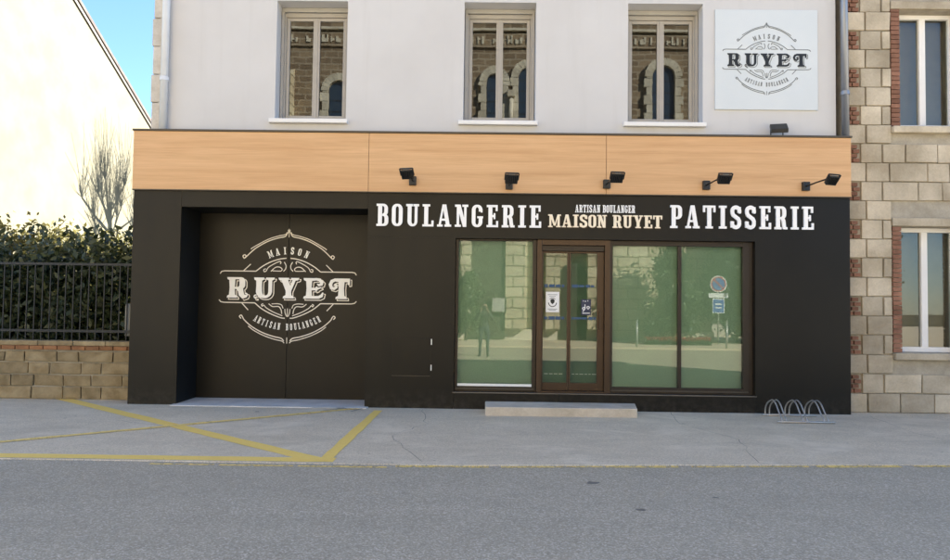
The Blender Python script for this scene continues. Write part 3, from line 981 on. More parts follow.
# upstairs windows
FY = UY + .31
for (a, b) in WINS:
    w_ = bpy.data.objects.new('window', None); COL.objects.link(w_); w_.parent = bak
    g = MB()
    # outer frame
    g.box(a + .002, a + .075, FY - .02, FY + .08, SZ + .03, 6.43).box(b - .075, b - .002, FY - .02, FY + .08, SZ + .03, 6.43)
    g.box(a + .075, b - .075, FY - .018, FY + .08, 6.36, 6.43).box(a + .075, b - .075, FY - .018, FY + .08, SZ + .03, SZ + .085)
    g.build('frame', 'pvc', w_, bevel=.006)
    MB().box(a + .002, b - .002, FY - .05, FY + .09, 6.437, LZ - .002).build('shutter_box', 'shutter', w_, bevel=.008)
    MB().box(a + .01, a + .05, FY - .075, FY - .024, SZ + .03, 6.435).build('shutter_guide', 'pvc', w_)
    MB().box(b - .05, b - .01, FY - .075, FY - .024, SZ + .03, 6.435).build('shutter_guide', 'pvc', w_)
    m_ = (a + b) / 2
    for (p, q) in ((a + .078, m_ - .004), (m_ + .004, b - .078)):
        f = .052
        s_ = MB()
        s_.box(p, p + f, FY, FY + .05, SZ + .09, 6.355).box(q - f, q, FY, FY + .05, SZ + .09, 6.355)
        s_.box(p + f, q - f, FY + .001, FY + .05, 6.355 - f, 6.355).box(p + f, q - f, FY + .001, FY + .05, SZ + .09, SZ + .09 + f + .02)
        s_.build('sash', 'pvc', w_, bevel=.005)
        MB().poly([(p + f, FY + .03, SZ + .16), (q - f, FY + .03, SZ + .16), (q - f, FY + .03, 6.303), (p + f, FY + .03, 6.303)]).build('pane', 'glass_up', w_)
    MB().box(m_ - .022, m_ + .022, FY - .012, FY + .01, SZ + .10, 6.35).build('meeting_stile', 'pvc', w_, bevel=.005)
    # sill with drip
    s_ = MB().prism([(UY - .09, SZ - .055), (UY - .09, SZ + .012), (FY - .02, SZ + .03), (FY - .02, SZ - .055)], 'x', a - .075, b + .035)
    s_.build('sill', 'sill', w_, bevel=.008)
    # dark room behind the glass
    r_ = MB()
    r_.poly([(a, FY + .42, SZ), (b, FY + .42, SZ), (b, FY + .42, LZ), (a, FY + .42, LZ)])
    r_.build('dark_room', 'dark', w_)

# downpipes
def downpipe(xx, yy, r, za, zb, mat, brz, kink=None):
    p = bpy.data.objects.new('downpipe', None); COL.objects.link(p); p.parent = bak
    pts = [(xx, yy, za), (xx, yy, zb)] if not kink else [(xx + kink, yy, za), (xx, yy, zb)]
    MB().tube(pts, r, 16).build('pipe', mat, p, smooth=True)
    for z in brz:
        xk = xx + (kink or 0) * (zb - z) / (zb - za)
        MB().tube([(xk, yy, z - .03), (xk, yy, z + .03)], r + .012, 16).build('bracket', mat, p, smooth=False)
downpipe(-5.17, UY - .085, .058, 4.3, EAVE - .1, 'pipe_white', (5.18, 7.4))
downpipe(5.672, UY - .09, .056, 4.3, EAVE - .1, 'pipe_zinc', (5.05, 7.0), .035)

# wooden fascia: three panels, thin joints, flashing on top
FZ0, FZ1 = 3.362, 4.285
for (a, b) in ((-5.535, -1.823), (-1.817, 1.891), (1.897, 5.69)):
    MB().box(a, b, -.03, .20, FZ0 + .004, FZ1).build('fascia_panel', 'wood', bak, bevel=.002)
MB().box(-5.55, 5.705, -.05, UY - .004, FZ1 + .003, FZ1 + .033).build('flashing', 'flash', bak, bevel=.004)
MB().box(-5.53, 5.685, -.045, .1, FZ0 - .012, FZ0 + .002).build('fascia_bottom_trim', 'flash', bak)

# dark cladding panels
PZ = FZ0 - .014
def panel(a, b, za, zb, ya=0.0, yb=.045, mat='clad'):
    return MB().box(a, b, ya, yb, za, zb).build('cladding_panel', mat, bak)
panel(-5.52, -4.762, -.02, PZ)
panel(-4.758, -1.822, 3.098, PZ)
panel(-1.820, -.4415, -.02, 2.6545)
panel(-1.820, 4.2145, 2.655, PZ)
panel(4.215, 5.68, -.02, PZ)
panel(-.438, 1.192, -.02, .246)
panel(1.196, 4.213, -.02, .246)
# returns and recess linings
MB().box(-5.516, -5.30, .046, UY + .3, -.02, FZ1 - .05).build('side_return', 'clad_side', bak)
MB().box(5.58, 5.676, .046, UY + .1, -.02, FZ1 - .05).build('side_return', 'clad', bak)
MB().box(-5.29, -4.764, .046, 1.0, -.02, 3.3).build('recess_jamb', 'clad_in', bak)
MB().box(-1.816, -1.70, .046, 1.0, -.02, 3.3).build('recess_jamb', 'clad_in', bak)
MB().box(-4.76, -1.82, .046, 1.0, 3.10, 3.3).build('recess_soffit', 'clad_in', bak)
# access hatch with two pale clips
h_ = MB().box(-1.405, -.815, -.004, .02, .505, 1.082).build('access_hatch', 'clad', bak, bevel=.003)
for zc in (1.03, .63):
    MB().box(-.802, -.788, -.010, -.0005, zc - .045, zc + .045).build('hatch_clip', 'whiteboard', h_)
MB().box(-1.41, -.81, -.0075, -.0045, .496, .5035).build('hatch_trim', 'flash', h_)

# recessed double door with the emblem
dd = bpy.data.objects.new('entrance_door', None); COL.objects.link(dd); dd.parent = bak
dd['label'] = 'wide dark double door with a pale round emblem'
DY = .75
for (a, b) in ((-4.76, -3.264), (-3.258, -1.76)):
    MB().box(a, b, DY, DY + .05, .012, 3.097).build('leaf', 'doorleaf', dd, bevel=.003)
emblem(dd, -3.262, 1.83, DY, 1.0, 'vinyl', 'vinyl_line', 'vinyl')

# shop window openings: lining, frames, panes, screens
GY = .115
MB().box(-.60, -.441, .046, .35, .1, 2.8).build('reveal', 'bronze_dark', bak)
MB().box(4.216, 4.4, .046, .35, .1, 2.8).build('reveal', 'bronze_dark', bak)
MB().box(-.441, 4.216, .046, .35, 2.655, 2.8).build('reveal', 'bronze_dark', bak)
MB().box(-.441, 4.216, .046, .35, .1, .247).build('reveal', 'bronze_dark', bak)
MB().box(-.46, 4.235, -.014, .06, .249, .260).build('sill_edge', 'sill_metal', bak)
def shop_window(a, b, mull, fl, fr, zb, zt, matf):
    w_ = bpy.data.objects.new('shop_window', None); COL.objects.link(w_); w_.parent = bak
    g = MB()
    g.box(a, a + fl, GY - .03, GY + .05, .263, 2.653).box(b - fr, b, GY - .03, GY + .05, .263, 2.653)
    g.box(a + fl, b - fr, GY - .028, GY + .05, .263, zb).box(a + fl, b - fr, GY - .028, GY + .05, zt, 2.653)
    g.build('frame', matf, w_, bevel=.005)
    MB().box(a + fl * .5, b - fr * .5, GY - .05, GY - .029, .30, .318).build('drip_rail', 'flash', w_)
    xs = [a + fl] + ([mull - .027, mull + .027] if mull else []) + [b - fr]
    if mull:
        MB().box(mull - .027, mull + .027, GY - .026, GY + .05, zb, zt).build('mullion', matf, w_, bevel=.005)
    for i in range(0, len(xs), 2):
        MB().poly([(xs[i], GY, zb), (xs[i + 1], GY, zb), (xs[i + 1], GY, zt), (xs[i], GY, zt)]).build('pane', 'glass', w_)
        MB().box(xs[i] - .02, xs[i + 1] + .02, GY + .10, GY + .115, zb - .04, zt + .03).build('screen', 'blind', w_)
    return w_
sw = shop_window(-.438, .835, None, .047, .062, .355, 2.625, 'bronze_dark')
MB().box(-.388, .770, GY - .036, GY - .0285, .348, .386).build('white_strip', 'whiteboard', sw)
shop_window(1.985, 4.212, 3.075, .04, .155, .36, 2.575, 'bronze_dark')

# sliding entrance door
sd = bpy.data.objects.new('shop_door', None); COL.objects.link(sd); sd.parent = bak
g = MB()
g.box(.838, .915, GY - .075, GY + .06, .263, 2.653).box(1.895, 1.982, GY - .075, GY + .06, .263, 2.653)
g.box(.915, 1.895, GY - .073, GY + .06, 2.565, 2.653).build('frame', 'bronze', sd, bevel=.006)
MB().box(.917, 1.893, GY - .04, GY + .06, 2.475, 2.563).build('operator_box', 'bronze_dark', sd, bevel=.006)
MB().box(.83, 1.985, GY - .09, GY + .06, .263, .292).build('threshold', 'bronze', sd, bevel=.004)
for (p, q, fl, fr) in ((.917, 1.344, .022, .026), (1.348, 1.893, .026, .105)):
    l_ = MB()
    l_.box(p, p + fl, GY - .01, GY + .035, .294, 2.473).box(q - fr, q, GY - .01, GY + .035, .294, 2.473)
    l_.box(p + fl, q - fr, GY - .008, GY + .035, .294, .415).box(p + fl, q - fr, GY - .008, GY + .035, 2.445, 2.473)
    l_.build('leaf', 'bronze', sd, bevel=.004)
    xa, xb = p + fl, q - fr
    MB().poly([(xa, GY + .012, .415), (xb, GY + .012, .415), (xb, GY + .012, 2.445), (xa, GY + .012, 2.445)]).build('pane', 'glass', sd)
    for zc in (1.93, 1.425):
        s_ = MB(); x = xa + .02
        while x < xb - .03:
            w = random.uniform(.03, .10); w = min(w, xb - .012 - x)
            hh = random.uniform(.016, .026)
            s_.box(x, x + w, GY + .004, GY + .0085, zc - hh, zc + hh); x += w + random.uniform(.006, .022)
        s_.build('blue_stripe', 'stripe_blue', sd)
    s_ = MB(); x = xa + .03
    while x < xb - .05:
        w = random.uniform(.03, .07); s_.box(x, x + w, GY + .016, GY + .02, .545, .555); x += w + .02
    s_.build('white_dash', 'paper', sd)
MB().box(1.815, 1.835, GY - .05, GY - .012, 1.25, 1.55).build('handle', 'bronze', sd, bevel=.004)
MB().box(.90, 1.90, GY + .20, GY + .215, .24, 2.56).build('screen', 'doorscreen', sd)

# paper notice and sticker on the door glass
nt_ = thing('paper_notice', 'white paper notice taped to the glass of the left door leaf', 'notice', (1.085, GY, 1.50))
MB().box(.985, 1.195, GY + .004, GY + .0075, 1.515, 1.835).build('sheet', 'paper', nt_)
s_ = MB()
for zc, w in ((1.79, .15), (1.762, .10), (1.565, .15), (1.545, .11)):
    MB().box(1.09 - w / 2, 1.09 + w / 2, GY + .0025, GY + .0037, zc - .004, zc + .004).build('printed_line', 'ink_line', nt_)

V, T = union([[(1.055, 1.70), (1.075, 1.725), (1.105, 1.725), (1.125, 1.70), (1.118, 1.665), (1.09, 1.64), (1.062, 1.665)]] + stroke(arcpts(1.09, 1.665, .062, 180, 360, 12), .012) + stroke(arcpts(1.09, 1.69, .05, 30, 150, 10), .008))
relief(V, T, lambda a, b: (a, GY + .0025, b), lambda a, b: (a, GY + .0037, b)).build('printed_crest', 'ink', nt_)
st_ = thing('navy_sticker', 'small navy sticker with pale symbols on the glass of the right door leaf', 'sticker', (1.61, GY, 1.47))
MB().box(1.54, 1.695, GY + .004, GY + .0075, 1.475, 1.725).build('sheet', 'navy', st_)
pol = stroke(arcpts(1.58, 1.58, .018, 0, 360, 12), .012) + stroke([(1.60, 1.57), (1.60, 1.645)], .013) + stroke([(1.565, 1.53), (1.60, 1.57)], .010) + stroke(arcpts(1.65, 1.592, .022, -20, 200, 12), .012) + stroke(arcpts(1.65, 1.58, .012, 0, 360, 8), .008)
pol += [rc(1.56, 1.50, 1.675, 1.512), rc(1.57, 1.69, 1.58, 1.705), rc(1.60, 1.685, 1.615, 1.70), rc(1.64, 1.69, 1.65, 1.71)]
V, T = union(pol)
relief(V, T, lambda a, b: (a, GY + .0025, b), lambda a, b: (a, GY + .0037, b)).build('printed_symbol', 'paper', st_)

# ------------------------------------------------------------------ signs
s1 = thing('sign_lettering', 'tall white raised letters reading BOULANGERIE on the dark header', 'lettering', (-.39, 0, 2.83), 'words above the shop windows')
word('BOULANGERIE', -1.683, .888, 2.828, 3.176, -.0008, .028, 'letter', s1, gap=.165)
s2 = thing('sign_lettering', 'tall white raised letters reading PATISSERIE on the dark header', 'lettering', (4.0, 0, 2.84), 'words above the shop windows')
word('PATISSERIE', 2.893, 5.112, 2.848, 3.206, -.0008, .028, 'letter', s2, gap=.165)
s3 = thing('sign_lettering', 'small white letters reading ARTISAN BOULANGER above the cream words', 'lettering', (1.88, 0, 3.07), 'words above the shop windows')
word('ARTISAN BOULANGER', 1.418, 2.350, 3.078, 3.196, -.0008, .012, 'letter', s3, gap=.10)
s4 = thing('sign_lettering', 'cream brown-edged letters in the middle of the header between the white words', 'lettering', (1.88, 0, 2.84), 'words above the shop windows')
word('MAISON RUYET', .998, 2.770, 2.842, 3.040, -.0008, .022, 'letter_cream', s4, sx_w=1.2, gap=.07, edge_mat='letter_shadow')

ws = thing('wall_sign', 'pale blue square sign with black emblem on the white upper wall', 'sign', (4.485, UY, 4.79))
MB().box(3.668, 5.302, UY - .03, UY - .001, 4.79, 6.412).build('plate', 'plate', ws, bevel=.003)
emblem(ws, 4.487, 5.580, UY - .031, .614, 'ink', 'ink_line', 'ink_line', .0185)

# ------------------------------------------------------------------ lamps on the fascia
def sign_lamp(xx, zz, label, yaw=0.0, droop=0.0):
    t = thing('sign_lamp', label, 'lamp', (xx, -.03, zz), 'black sign lamps on the wooden fascia')
    MB().box(xx - .055, xx + .055, -.095, -.031, zz - .07, zz + .07).build('wall_box', 'black', t, bevel=.008)
    MB().tube([(xx, -.09, zz), (xx, -.45, zz + .0), (xx + .01, -.80, zz - .005 + droop)], .0125, 8).build('arm', 'black', t, smooth=True)
    # head: flat flood lamp tilted back towards the sign
    hc = Vector((xx + .005, -.86, zz - .045 + droop))
    R_ = Matrix.Rotation(yaw, 4, 'Z') @ Matrix.Rotation(rad(38), 4, 'X')
    def put(mb):
        mb.v = [tuple(hc + (R_ @ (Vector(p) * .86))) for p in mb.v]; return mb
    # local: x width, y thickness (-y faces the street), z height
    hm = MB().prism([(-.035, -.085), (-.035, .085), (.03, .07), (.03, -.07)], 'x', -.105, .105)
    put(hm).build('head', 'black', t, bevel=.008)
    fins = MB()
    for k in range(6):
        fx_ = -.075 + k * .03
        fins.box(fx_ - .003, fx_ + .003, -.05, -.0355, -.06, .06)
    put(fins).build('cooling_fins', 'black', t)
    put(MB().box(-.09, .09, .0305, .034, -.055, .055)).build('lens', 'lampglass', t)
    put(MB().box(-.05, .05, -.012, .02, .0865, .094)).build('glint_plate', 'lampglass', t)  # pale plate added to give the bright glint on top of the head
    br = MB().box(-.122, -.108, -.02, .012, -.02, .105).box(.108, .122, -.02, .012, -.02, .105).box(-.108, .108, -.02, .012, .097, .111)
    put(br).build('bracket', 'black', t)
for xx, zz, lab, yw in ((-1.123, 3.535, 'black sign lamp nearest the recessed door, above the word start', -.25), (.382, 3.485, 'black sign lamp over the end of the first white word', .12), (1.897, 3.515, 'black sign lamp over the middle words, at the fascia joint', .10), (3.438, 3.515, 'black sign lamp on an arm over the start of the last white word', .06), (4.974, 3.515, 'black sign lamp at the bike rack end of the fascia', .30)):
    sign_lamp(xx, zz, lab, yw)

# floodlight standing on the flashing under the wall sign
fl = thing('floodlight', 'black floodlight standing on the fascia flashing below the pale wall sign', 'floodlight', (4.62, .1, 4.318))
MB().box(4.50, 4.512, .10, .12, 4.318, 4.45).box(4.69, 4.702, .10, .12, 4.318, 4.45).box(4.50, 4.702, .098, .122, 4.319, 4.325).build('stand', 'black', fl)
hm = MB().prism([(-.12, -.03), (.12, -.03), (.10, .03), (-.10, .03)], 'x', -.125, .125)
Rf = Matrix.Rotation(rad(38), 4, 'X')
hm.v = [tuple(Vector((4.615, .06, 4.455)) + (Matrix.Rotation(-.25, 4, 'Z') @ Rf @ Vector(p))) for p in hm.v]
hm.build('head', 'black', fl, bevel=.008)

# ------------------------------------------------------------------ doorstep
stp = MB()
prof = [(.05, -.64), (2.27, -.60), (2.36, -.02), (.05, -.02)]
stp.prism(prof, 'z', -.01, .128)
tag(stp.build('doorstep', 'step', None, bevel=.012), 'worn pale concrete step below the sliding shop door', 'step')

# ------------------------------------------------------------------ bike rack
rk = thing('bike_rack', 'low galvanised bike rack with paired hoops beside the dark wall', 'bike rack', (4.62, -.58, 0))
MB().tube([(4.22, -.26, .018), (5.02, -.27, .018)], .017, 10).build('rail', 'steel', rk, smooth=True)
MB().tube([(4.18, -.90, .018), (4.98, -.905, .018)], .017, 10).build('rail', 'steel', rk, smooth=True)
for xh in (4.26, 4.555, 4.85):
    for dx in (0.0, .062):
        x_ = xh + dx
        c = [(x_, -.265, .02), (x_, -.275, .13), (x_ - .002, -.36, .215), (x_ - .006, -.50, .272), (x_ - .008, -.58, .275), (x_ - .012, -.68, .235), (x_ - .016, -.80, .125), (x_ - .02, -.895, .055), (x_ - .02, -.90, .02)]
        P3 = [Vector(p) for p in c]
        pts = []
        for i in range(len(P3) - 1):
            a_, b_, c_, d_ = P3[max(i - 1, 0)], P3[i], P3[i + 1], P3[min(i + 2, len(P3) - 1)]
            for q in range(5):
                t = q / 5
                pts.append(0.5 * ((2 * b_) + (c_ - a_) * t + (2 * a_ - 5 * b_ + 4 * c_ - d_) * t * t + (3 * b_ - a_ - 3 * c_ + d_) * t ** 3))
        pts.append(P3[-1])
        MB().tube(pts, .0105, 8).build('hoop', 'steel', rk, smooth=True)

# ================================================================== left side: low wall, fence, hedge, house
lw_ = thing('low_wall', 'low stone garden wall with brick coping under the dark fence', 'wall', (-7.5, .5, 0))
MB().box(-11.2, -5.535, .42, .68, -.03, .80).build('core', 'mortar', lw_)
z = 0.0; row = 0
HS = [.21, .19, .20, .175]
for hrow in HS:
    x = -11.2 + (.2 if row % 2 else 0)
    while x < -5.56:
        w = random.uniform(.30, .58)
        xb = min(x + w, -5.545)
        if xb - x > .06:
            d = random.uniform(0, .018)
            rough_stone(x + .010, xb - .010, .395 - d, .45, z + .010, z + hrow - .011, .008).build('stone', 'block', lw_, bevel=.009)
        x += w
    z += hrow; row += 1
x = -11.2
while x < -5.55:
    xb = min(x + .222, -5.545)
    d = random.uniform(0, .008)
    MB().box(x + .004, xb - .004, .36 - d, .73, .80, .862 + d * .5).build('coping_brick', 'coping', lw_, bevel=.006)
    x += .228
x = -11.2
while x < -5.55:
    xb = min(x + random.uniform(.5, .8), -5.545)
    MB().box(x + .003, xb - .003, .38, .71, .866, .945).build('cap_stone', 'block', lw_, bevel=.012)
    x = xb

fn = thing('metal_fence', 'dark metal bar fence on the low garden wall before the hedge', 'fence', (-7.5, .55, .945))
for zc in (1.10, 2.20):
    MB().box(-11.2, -5.545, .53, .57, zc - .02, zc + .02).build('rail', 'fence', fn)
bar = MB().box(-.008, .008, -.008, .008, 0, 1.27).mesh('bar')
x = -11.1; i = 0
while x < -5.6:
    o = link('bar', bar, 'fence', fn)
    o.location = (x + 7.5, .55 - .55, .946 - .945)
    x += .128; i += 1
for x in (-5.62, -8.2, -10.8):
    MB().box(x - .025, x + .025, .525, .575, .946, 2.30).build('post', 'fence', fn)
mbx = thing('meter_box', 'grey box fixed behind the fence bars next to the dark pier', 'box', (-5.80, .62, 1.0))
MB().box(-5.90, -5.72, .585, .72, 1.02, 1.56).build('case', 'box', mbx, bevel=.02)
MB().box(-5.895, -5.725, .578, .584, 1.10, 1.52).build('cover', 'box', mbx, bevel=.003)
MB().tube([(-5.81, .65, .94), (-5.81, .65, 1.03)], .03, 8).build('foot', 'box', mbx)

# hedge behind the fence
hd = thing('laurel_hedge', 'dark glossy laurel hedge behind the metal fence', 'hedge', (-8.3, 1.3, 0))
cs = []
for _ in range(230):
    cs.append((random.uniform(-11.2, -5.62), random.uniform(.82, 1.9), random.uniform(.35, 2.62)))
def hs(n):
    P = clumps(cs, .20)(n)
    P[:, 1] = np.clip(P[:, 1], .62, 2.2); P[:, 2] = np.clip(P[:, 2], .1, None); P[:, 0] = np.minimum(P[:, 0], -5.60)
    return P
o = link('foliage', leaves(14000, hs, .14, .48), 'leaf', hd)
o = link('inner_foliage', leaves(6000, lambda n: np.column_stack([rng.uniform(-11.2, -5.6, n), rng.uniform(1.2, 2.0, n), rng.uniform(.1, 2.35, n)]), .2, .6), 'leaf_dark', hd)
for x in np.arange(-11, -5.7, .55):
    MB().tube([(x, 1.45, -.1), (x + .05, 1.4, 1.0), (x - .1, 1.5, 2.0)], [.03, .022, .01], 6).build('stem', 'bark', hd)
# sunlit shrubs farther back against the gable
for i, (x, y, h, lab) in enumerate(((-10.75, 9.0, 3.35, 'sunlit yellow-green shrub before the gable, nearest the bakery corner'), (-10.9, 6.9, 3.25, 'sunlit yellow-green shrub before the gable, farther from the bakery'), (-10.9, 11.6, 3.5, 'sunlit yellow-green shrub deepest along the gable wall'), (-10.8, 5.0, 3.1, 'sunlit yellow-green shrub nearest the street along the gable wall'))):
    t = thing('garden_shrub', lab, 'shrub', (x, y, -.12), 'sunlit garden shrubs')
    cs2 = [(x + random.gauss(0, .35), y + random.gauss(0, .75), random.uniform(.8, h)) for _ in range(60)]
    link('crown', leaves(4200, clumps(cs2, .2), .13, .5), 'leaf_sun', t)
    for k in range(4):
        MB().tube([(x + random.gauss(0, .08), y + random.gauss(0, .1), -.12), (x + random.gauss(0, .2), y + random.gauss(0, .3), h * .5), (x + random.gauss(0, .3), y + random.gauss(0, .5), h * .9)], [.035, .025, .01], 6).build('stem', 'bark', t)

# house with the sunlit gable
hs_ = thing('gable_house', 'pale cream house with a tall sunlit gable wall behind the garden', 'house', (-15, 8, 0))
gp = [(.9, -.1), (.9, 11.5), (4.2, 12.05), (16.4, 5.78), (16.4, -.1)]
MB().prism(gp, 'x', -19, -11.5).build('wall', 'gable', hs_)
MB().prism([(.6, 11.6), (4.2, 12.12), (16.8, 5.64), (16.8, 5.74), (4.2, 12.24), (.6, 11.72)], 'x', -19.2, -11.44).build('roof', 'tile', hs_)
MB().prism([(4.1, 12.02), (16.75, 5.53), (16.75, 5.63), (4.1, 12.11)], 'x', -11.52, -11.46).build('verge_board', 'flash', hs_)

# pollarded bare tree whose shadow falls on the gable
tr = thing('bare_tree', 'bare pollarded tree between the bakery and the gable, seen by its shadow', 'tree', (-9.6, 11.9, -.12))
TX, TY = -9.6, 11.9
MB().tube([(TX, TY, -.12), (TX + .05, TY, 2.2), (TX - .03, TY + .04, 4.4), (TX, TY, 6.0)], [.15, .12, .10, .09], 10).build('trunk', 'bark', tr, smooth=True)
for k in range(13):
    a = 2 * math.pi * k / 13 + .3
    zb = random.uniform(4.3, 6.0)
    L = random.uniform(.5, 1.9)
    tip = Vector((TX + L * .4 * math.cos(a), TY + L * math.sin(a), zb + random.uniform(.5, 1.0)))
    MB().tube([(TX, TY, zb - .1), tuple((Vector((TX, TY, zb)) + tip) / 2 + Vector((0, 0, -.1))), tuple(tip)], [.045, .034, .026], 8).build('limb', 'bark', tr, smooth=True)
    sh = MB()
    for j in range(30):
        q = tip + Vector((random.gauss(0, .22), random.gauss(0, .42), random.uniform(.3, 2.1)))
        md = (tip + q) / 2 + Vector((random.gauss(0, .06), random.gauss(0, .08), 0))
        sh.tube([tuple(tip), tuple(md), tuple(q)], [.009, .007, .004], 5)
    sh.build('shoots', 'bark', tr)

# ================================================================== right neighbour: stone and brick house
nb = thing('stone_house', 'cream stone house with brick quoins next to the zinc downpipe', 'house', (9.5, .3, 0))
NX = 5.70
WN = [(6.62, 7.62, 4.55, 6.45), (6.62, 7.62, .95, 2.95)]
holewall(MB(), NX + .01, 16, -.05, 9.0, WN, UY + .04, UY + .5).build('wall', 'mortar', nb)
MB().box(NX + .01, 16, UY + .8, 9.5, -.05, 9.0).build('rear_block', 'mortar', nb)
MB().prism([(-.05, 9.0), (4.9, 11.4), (9.9, 9.0), (9.9, 8.88), (-.05, 8.88)], 'x', 5.78, 16.3).build('roof', 'tile', nb)
def in_hole(a, b, c, d):
    return any(a < h[1] + .14 and b > h[0] - .14 and c < h[3] + .14 and d > h[2] - .14 for h in WN)
# brick and stone quoin chain at the corner
brick = MB().box(0, .1, 0, .09, 0, .055).mesh('brick')
z = 0.0; k = 0
while z < 8.6:
    hb = .30 if k % 2 == 0 else .31
    if k % 2 == 0:
        MB().box(NX + .012, NX + .36, UY - .005, UY + .1, z + .005, z + hb - .005).build('quoin_stone', 'cream_stone', nb, bevel=.008)
    else:
        for r in range(4):
            for c in range(2):
                xo = NX + .014 + c * .118 + (.0 if r % 2 else .035)
                o = link('brick', brick, 'brick', nb)
                o.location = (xo - 9.5, UY - .003 - random.uniform(0, .006) - .3, z + .012 + r * .073)
        MB().box(NX + .30, NX + .62, UY + .002, UY + .1, z + .006, z + hb - .006).build('stone', 'cream_stone', nb, bevel=.008)
    z += hb; k += 1
z = 0.0; row = 0
while z < 7.0:
    h = .305
    x = NX + (.38 if row % 2 == 0 else .64)
    while x < 10.4:
        w = random.uniform(.34, .62)
        segs = [(x, x + w)]
        for hh in WN:
            if z < hh[3] + .14 and z + h > hh[2] - .14:
                ns = []
                for (p, q) in segs:
                    if q <= hh[0] - .14 or p >= hh[1] + .14: ns.append((p, q))
                    else:
                        if p < hh[0] - .14: ns.append((p, hh[0] - .14))
                        if q > hh[1] + .14: ns.append((hh[1] + .14, q))
                segs = ns
        for (p, q) in segs:
            if q - p > .05:
                d = random.uniform(0, .012)
                rough_stone(p + .008, q - .008, UY + .006 - d, UY + .1, z + .009, z + h - .009, .005).build('stone', 'cream_stone', nb, bevel=.008)
        x += w
    z += h; row += 1
for (a, b, c, d) in WN:
    w_ = bpy.data.objects.new('window', None); COL.objects.link(w_); w_.parent = nb; w_.location = (0, 0, 0)
    for (p, q, u_, v_) in ((a - .138, a - .004, c, d), (b + .004, b + .138, c, d)):
        zz = c
        while zz < d - .02:
            o = MB().box(p, q, UY - .008, UY + .1, zz + .005, min(zz + .068, d)).build('brick', 'brick', w_)
            zz += .074
    MB().box(a - .14, b + .14, UY - .012, UY + .12, d + .004, d + .135).build('lintel', 'cream_stone', w_, bevel=.01)
    MB().box(a - .14, b + .14, UY - .07, UY + .2, c - .11, c - .004).build('sill', 'cream_stone', w_, bevel=.01)
    g = MB().box(a + .002, a + .07, UY + .22, UY + .30, c, d).box(b - .07, b - .002, UY + .22, UY + .30, c, d).box(a + .07, b - .07, UY + .221, UY + .30, d - .07, d).box(a + .07, b - .07, UY + .221, UY + .30, c, c + .08).box((a + b) / 2 - .05, (a + b) / 2 + .05, UY + .223, UY + .30, c + .08, d - .07)
    g.build('frame', 'sill', w_, bevel=.006)
    MB().poly([(a + .07, UY + .27, c + .08), (b - .07, UY + .27, c + .08), (b - .07, UY + .27, d - .07), (a + .07, UY + .27, d - .07)]).build('pane', 'glass_up', w_)
    MB().box(a, b, UY + .48, UY + .49, c, d).build('curtain', 'curtain', w_)

# ================================================================== across the street (seen in the glass)
ch = thing('stone_church', 'tall brown stone church with arched windows, reflected in the glass', 'church', (-5, -24, 0))
CY = -21.5
MB().box(-24, 10.6, CY - 12, CY, -.1, 17.0).build('wall', 'rubble', ch)
MB().prism([(CY - 12.4, 17.0), (CY - 6, 20.0), (CY + .4, 17.0)], 'x', -24.4, 11).build('roof', 'tile', ch)
MB().box(-23.98, 10.58, CY, CY + .10, .55, 8.2).build('lower_facing', 'ashlar', ch)
MB().box(-24, 10.6, CY, CY + .35, -.1, .55).build('plinth', 'limestone', ch)
MB().box(-24, 10.6, CY, CY + .10, 14.12, 14.80).build('frieze', 'rubble', ch)
MB().box(-24, 10.6, CY, CY + .22, 14.92, 15.04).build('string_course', 'limestone', ch)
MB().box(-24, 10.6, CY, CY + .45, 16.6, 16.99).build('cornice', 'limestone', ch)
MB().box(-24, 10.6, CY, CY + .18, 8.2, 8.45).build('string_course', 'limestone', ch)
# carved frieze ornaments
orn = MB()
x = -23.5
while x < 10:
    w = random.uniform(.05, .12); h = random.uniform(.22, .42)
    orn.box(x, x + w, CY + .10, CY + .15, 14.30, 14.30 + h)
    if random.random() < .6: orn.box(x + w + .001, x + w + .11, CY + .10, CY + .148, 14.30 + random.choice((0, .1, .2)), 14.36 + random.choice((0, .1, .2)) + .02)
    x += w + random.choice((.13, .16, .2, .42))
orn.build('carved_ornament', 'limestone', ch)['kind'] = 'stuff'
def arch_window(cx_, half, spring, base):
    w_ = bpy.data.objects.new('arched_window', None); COL.objects.link(w_); w_.parent = ch
    pts = [(cx_ - half, base), (cx_ + half, base), (cx_ + half, spring)] + [(cx_ + half * math.cos(rad(a)), spring + half * math.sin(rad(a))) for a in range(10, 180, 10)] + [(cx_ - half, spring)]
    MB().prism(pts, 'y', CY + .01, CY + .03).build('pane', 'stained', w_)
    n = 11
    for k in range(n):
        a0, a1 = rad(180 * k / n + .5), rad(180 * (k + 1) / n - .5)
        r0, r1 = half + .02, half + .38
        q = [(cx_ + r * math.cos(a), spring + r * math.sin(a)) for r, a in ((r0, a0), (r1, a0), (r1, a1), (r0, a1))]
        MB().prism(q, 'y', CY, CY + .22).build('voussoir', 'limestone', w_)
    z = base
    i = 0
    while z < spring - .05:
        h = min(.42, spring - z)
        e = .42 if i % 2 else .30
        for s_ in (-1, 1):
            xa, xb = sorted((cx_ + s_ * (half + .02), cx_ + s_ * (half + e)))
            MB().box(xa, xb, CY, CY + .2, z + .01, z + h - .01).build('jamb_stone', 'limestone', w_)
        z += h; i += 1
    MB().box(cx_ - half - .5, cx_ + half + .5, CY, CY + .3, base - .22, base - .01).build('sill', 'limestone', w_)
    for zz in np.arange(base + .5, spring, .55):
        MB().box(cx_ - half, cx_ + half, CY + .031, CY + .05, zz, zz + .03).build('glazing_bar', 'dark', w_)
for cx_, hf, sp in ((-15.5, .5, 12.6), (-13.55, .5, 12.6), (-7.1, .5, 11.9), (.42, .36, 12.45), (2.12, .52, 12.65), (8.55, .52, 12.75)):
    arch_window(cx_, hf, sp, 9.3)
